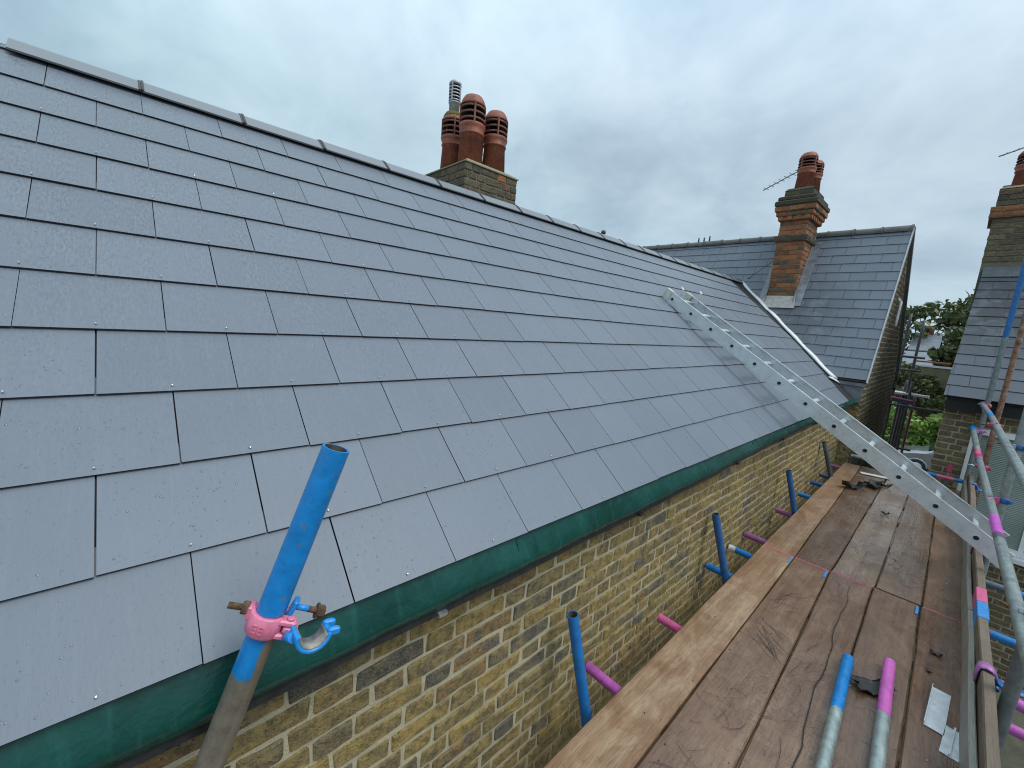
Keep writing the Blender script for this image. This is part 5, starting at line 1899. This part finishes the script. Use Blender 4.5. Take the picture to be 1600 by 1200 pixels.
# =================================================================== FAR BACKGROUND
fs_ = thing('far_scaffold', 'dark scaffold tower standing beyond the gable with pale board deck', 'scaffold', (-0.9, 13.0, GZ))
def ftube(p0, p1, name, m_=None):
    mb = MB()
    mb.tube(p0, p1, 0.026, 8)
    mb.build(name, m_ or M_DARKSTEEL, fs_)
FB = simple("far_blue_tube", (0.05, 0.14, 0.32), 0.5)
FP = simple("far_plum_tube", (0.20, 0.04, 0.10), 0.5)
for x_, y_, zt, m_ in ((-0.93, 12.6, 0.78, M_DARKSTEEL), (-0.72, 12.9, 0.66, M_DARKSTEEL), (-1.12, 13.2, 0.55, FB), (-0.86, 13.6, -0.9, M_DARKSTEEL), (-0.60, 13.4, -1.0, FP), (-1.3, 12.6, -1.0, M_DARKSTEEL)):
    ftube((x_, y_, GZ), (x_, y_, zt), 'standard', m_)
for x_, y_ in ((-1.05, 13.0), (-0.78, 13.15), (-1.2, 12.8), (-0.66, 12.7), (-1.45, 13.1)):
    ftube((x_, y_, GZ), (x_, y_, -0.7), 'standard')
for z_ in (-0.16, -0.45, -1.25, -3.2):
    ftube((-1.6, 12.55, z_), (0.12 if z_ < -1 else -0.55, 12.55, z_), 'ledger')
    ftube((-0.98, 12.5, z_ + 0.06), (-0.98, 13.8, z_ + 0.06), 'transom')
for z_, m_ in ((-2.3, M_DARKSTEEL), (-2.9, FB), (-3.0, M_DARKSTEEL), (-3.3, M_DARKSTEEL), (-3.45, FP), (-2.55, M_DARKSTEEL)):
    ftube((-1.7, 13.1, z_), (-0.45, 13.1, z_), 'ledger', m_)
for k in range(3):
    mb = MB()
    mb.box((-2.4, 12.75 + k * 0.24, -1.02), (-0.35 - 0.3 * k, 12.97 + k * 0.24, -0.98))
    mb.build('plank', M_DIRTYDECK, fs_)
for k, m_ in enumerate((FB, FP)):
    mb = MB()
    mb.tube((-0.95, 12.45 - 0.06 * k, -1.13 + 0.05 * k), (-0.55, 12.40 - 0.06 * k, -1.16 + 0.05 * k), 0.03, 8)
    mb.build('transom', m_, fs_)
mb = MB()
mb.box((-0.68, 12.62, -0.25), (-0.15, 12.85, -0.22))
mb.build('plank', M_REDPL, fs_)

# parked silver car seen nose-on from above, mostly behind the neighbour's wall
car = thing('parked_car', 'silver hatchback parked on gravel beyond the far deck end', 'car', (0.9, 24.0, GZ))
cxo, cyo = -1.35, 23.2
side = [(0.0, 0.35), (0.02, 0.62), (0.12, 0.76), (0.75, 0.92), (1.0, 0.97), (1.62, 1.38), (1.9, 1.45), (3.0, 1.46), (3.6, 1.30), (3.95, 0.95), (4.05, 0.60), (4.02, 0.35)]
mb = MB()
rg = []
for yy, ins, dz in ((0.0, 0.06, -0.05), (0.06, 0.0, 0.0), (0.45, -0.03, 0.02), (1.3, -0.03, 0.02), (1.69, 0.0, 0.0), (1.75, 0.06, -0.05)):
    ring = []
    for i, (a, h) in enumerate(side):
        tum = 0.14 * max(0, h - 0.95) / 0.5
        f_ = 0.5 + (a / 4.05 - 0.5) * (1 - ins * 0.2)
        yv = yy + (tum if yy < 0.9 else -tum)
        ring.append(Vector((cxo + f_ * 4.05, cyo + yv, GZ + h + (dz if h > 0.5 else 0))))
    rg.append(ring)
mb.rings(rg, 0, True)
mb.build('body', M_CAR, car)
mb = MB()
mb.prism([(cxo + 1.06, cyo + 0.14, GZ + 1.035), (cxo + 1.58, cyo + 0.22, GZ + 1.385), (cxo + 1.58, cyo + 1.53, GZ + 1.385), (cxo + 1.06, cyo + 1.61, GZ + 1.035)], (-0.012, 0, 0.022))
mb.build('windscreen', M_GLASS, car)
mb = MB()
mb.prism([(cxo + 1.35, cyo + 0.015, GZ + 1.0), (cxo + 3.5, cyo + 0.015, GZ + 1.0), (cxo + 3.1, cyo + 0.10, GZ + 1.36), (cxo + 1.75, cyo + 0.10, GZ + 1.36)], (0, -0.01, 0.0))
mb.build('side_window', M_GLASS, car)
for wx in (cxo + 0.80, cxo + 3.25):
    mb = MB()
    mb.lathe([(0.20, -0.01), (0.27, -0.01), (0.295, 0.02), (0.295, 0.16), (0.27, 0.19)], (wx, cyo - 0.025, GZ + 0.315), Yd, 22, 0)
    wh = mb.build('wheel', M_TYRE, car)
    mb = MB()
    mb.lathe([(0.05, -0.01), (0.19, -0.022), (0.2, 0.0)], (wx, cyo - 0.028, GZ + 0.315), Yd, 16)
    mb.build('rim', M_GALVP, wh)
    mb = MB()
    mb.arc((wx, cyo - 0.01, GZ + 0.32), Yd, (1, 0, 0), PI * 0.99, PI * 2.01, 0.295, 0.36, 0.06, 14)
    mb.build('wheel_arch', M_CAR, car)
for s_ in (0.12, 1.35):
    mb = MB()
    mb.box((cxo + 0.02, cyo + s_, GZ + 0.60), (cxo + 0.22, cyo + s_ + 0.3, GZ + 0.76), bev=0.04)
    mb.build('headlight', simple("headlamp_%d" % int(s_ * 100), (0.75, 0.77, 0.8), 0.12), car)
mb = MB()
mb.box((cxo + 1.25, cyo - 0.17, GZ + 1.0), (cxo + 1.4, cyo - 0.02, GZ + 1.12), bev=0.03)
mb.build('door_mirror', M_CAR, car)


def leaves(mb, c0, rad, n, size, r_, shell=0.55, lean=(0, 0, 0)):
    for _ in range(n):
        th_, ph_ = r_.uniform(0, 2 * PI), math.acos(r_.uniform(-1, 1))
        rr = shell + (1 - shell) * r_.random() ** 0.5
        p_ = Vector((math.sin(ph_) * math.cos(th_) * rad[0], math.sin(ph_) * math.sin(th_) * rad[1], math.cos(ph_) * rad[2])) * rr + Vector(c0)
        nrm = Vector((r_.gauss(0, 1), r_.gauss(0, 1), r_.gauss(0.6, 1))).normalized()
        t_ = nrm.orthogonal().normalized()
        t_ = (Matrix.Rotation(r_.uniform(0, 6.28), 3, nrm) @ t_)
        b2_ = nrm.cross(t_)
        s_ = size * r_.uniform(0.6, 1.3)
        mb.add([p_ - t_ * s_, p_ - b2_ * s_ * 0.5 + nrm * s_ * 0.08, p_ + t_ * s_, p_ + b2_ * s_ * 0.5 + nrm * s_ * 0.08], [(0, 1, 2, 3)], 0, False, None, r_.random())


r_ = random.Random(9)
hedge = thing('ivy_hedge', 'bright green broad leaved hedge behind the parked car', 'hedge', (-0.5, 27.5, GZ))
mb = MB()
for k in range(42):
    leaves(mb, (-4.2 + 7.2 * r_.random(), 27.3 + r_.uniform(-.5, .9), GZ + r_.uniform(0.35, 2.1)), (0.75, 0.6, 0.55), 150, 0.15, r_, 0.3)
mb.build('foliage', M_IVY, hedge)
for k in range(6):
    mb = MB()
    mb.tube((-3.8 + 1.15 * k, 27.6, GZ), (-3.6 + 1.15 * k, 27.6, GZ + 1.5), 0.04, 7)
    mb.build('stem', M_BARK, hedge)


def tree(label, base, h, crown, n, seed, cat='tree', size=0.2, group='trees beyond the hedge'):
    t_ = thing('broadleaf_tree', label, cat, base, group)
    rr_ = random.Random(seed)
    mb = MB()
    b0 = Vector(base)
    top = b0 + Vector((rr_.uniform(-.4, .4), rr_.uniform(-.4, .4), h * 0.62))
    mb.tube(b0, top, 0.22, 10, r1=0.10)
    mb.build('trunk', M_BARK, t_)
    cl = []
    for k in range(11):
        an, zz = rr_.uniform(0, 6.28), rr_.uniform(0.35, 0.98)
        cr = crown * (1.15 - abs(zz - 0.62) * 1.2) * rr_.uniform(0.35, 0.95)
        c_ = b0 + Vector((math.cos(an) * cr, math.sin(an) * cr, h * zz))
        cl.append(c_)
        mb = MB()
        mb.tube(b0 + (top - b0) * rr_.uniform(0.45, 0.98), c_, 0.07, 6, r1=0.02)
        mb.build('limb', M_BARK, t_)
    mb = MB()
    for c_ in cl:
        s_ = rr_.uniform(0.26, 0.44) * crown
        leaves(mb, c_, (s_ * 1.3, s_ * 1.3, s_ * 0.75), n // 11, size, rr_, 0.2)
    mb.build('crown', M_TREE, t_)
    return t_


tree('tall dark tree rising beside the neighbouring house roof edge', (2.6, 37.0, GZ), 8.7, 2.9, 4200, 3, size=0.22)
tree('low spreading tree between far scaffold and neighbouring house', (0.3, 35.0, GZ), 6.3, 2.3, 3000, 5, size=0.19)
tree('distant tree showing right behind the brick gable edge', (-5.6, 46.0, GZ), 7.6, 3.0, 2200, 7, size=0.24)
tree('shrubby tree in front of the buff garden wall', (0.9, 31.0, GZ), 4.2, 1.3, 1800, 13, size=0.15)
tree('bushy shrub leaning over the buff garden wall', (-1.3, 32.2, GZ), 5.2, 1.5, 2400, 23, size=0.14)
tree('far hazy tree behind the red brick house', (-3.0, 62.0, GZ), 9.5, 4.0, 2200, 17, size=0.32)
tree('wide tree filling the gap behind the neighbouring house', (5.0, 48.0, GZ), 9.0, 4.6, 2600, 19, size=0.3)

gw = thing('garden_wall', 'buff garden wall behind the hedge with pale coping', 'wall', (-1.0, 33.0, GZ))
mb = MB()
mb.box((-9, 33.0, GZ), (4, 33.25, GZ + 4.1))
mb.build('brickwork', M_BUFF, gw)
mb = MB()
mb.box((-9.05, 32.95, GZ + 4.103), (4.05, 33.3, GZ + 4.2))
mb.build('coping', M_PALE, gw)


def far_house(name, label, x0, x1, y0, y1, zw, zr, wm, rm, wins):
    t_ = thing(name, label, 'house', ((x0 + x1) / 2, (y0 + y1) / 2, GZ), 'houses far beyond the gardens')
    mb = MB()
    mb.box((x0, y0, GZ), (x1, y1, zw))
    mb.prism([(x0, y0, zw + .001), (x0, y1, zw + .001), (x0, (y0 + y1) / 2, zr)], (x1 - x0, 0, 0))
    w_ = mb.build('wall', wm, t_)
    ym = (y0 + y1) / 2
    for ya, sg in ((y0 - 0.25, 1), (y1 + 0.25, -1)):
        mb = MB()
        sl_ = (zr - zw) / (ym - y0)
        mb.prism([(x0 - .2, ya, zw - 0.25 * sl_ + .05), (x1 + .2, ya, zw - 0.25 * sl_ + .05), (x1 + .2, ym + 0.01 * sg, zr + .05), (x0 - .2, ym + 0.01 * sg, zr + .05)], (0, 0, 0.1))
        mb.build('roof', rm, t_)
    mb = MB()
    mb.box((x0 + 0.4, ym - 0.3, zr - 0.5), (x0 + 1.2, ym + 0.3, zr + 0.9))
    mb.build('chimney', wm, t_)
    for k in range(wins):
        xa = x0 + (x1 - x0) * (k + 0.3) / wins
        mb = MB()
        mb.box((xa, y0 - 0.06, zw - 1.7), (xa + 0.9, y0 - 0.005, zw - 0.5))
        f_ = mb.build('window', M_PLASTER, t_)
        mb = MB()
        mb.box((xa + 0.08, y0 - 0.07, zw - 1.62), (xa + 0.82, y0 - 0.062, zw - 0.58))
        mb.build('pane', M_GLASS, f_)
    return t_


far_house('red_house', 'small plum red brick house far behind the dark scaffold', -3.6, -1.9, 56, 62, 0.0, 1.6, M_REDH, M_FARSLATE, 1)
far_house('pale_house', 'pale rendered low house with grey roof behind the garden wall', -8.0, 0.8, 40, 45, -1.35, -0.25, M_PALE, M_FARSLATE, 5)
far_house('buff_house', 'buff house half hidden by the tall dark tree', 0.6, 5.0, 58, 64, 1.2, 3.6, M_BUFF, M_FARSLATE, 3)
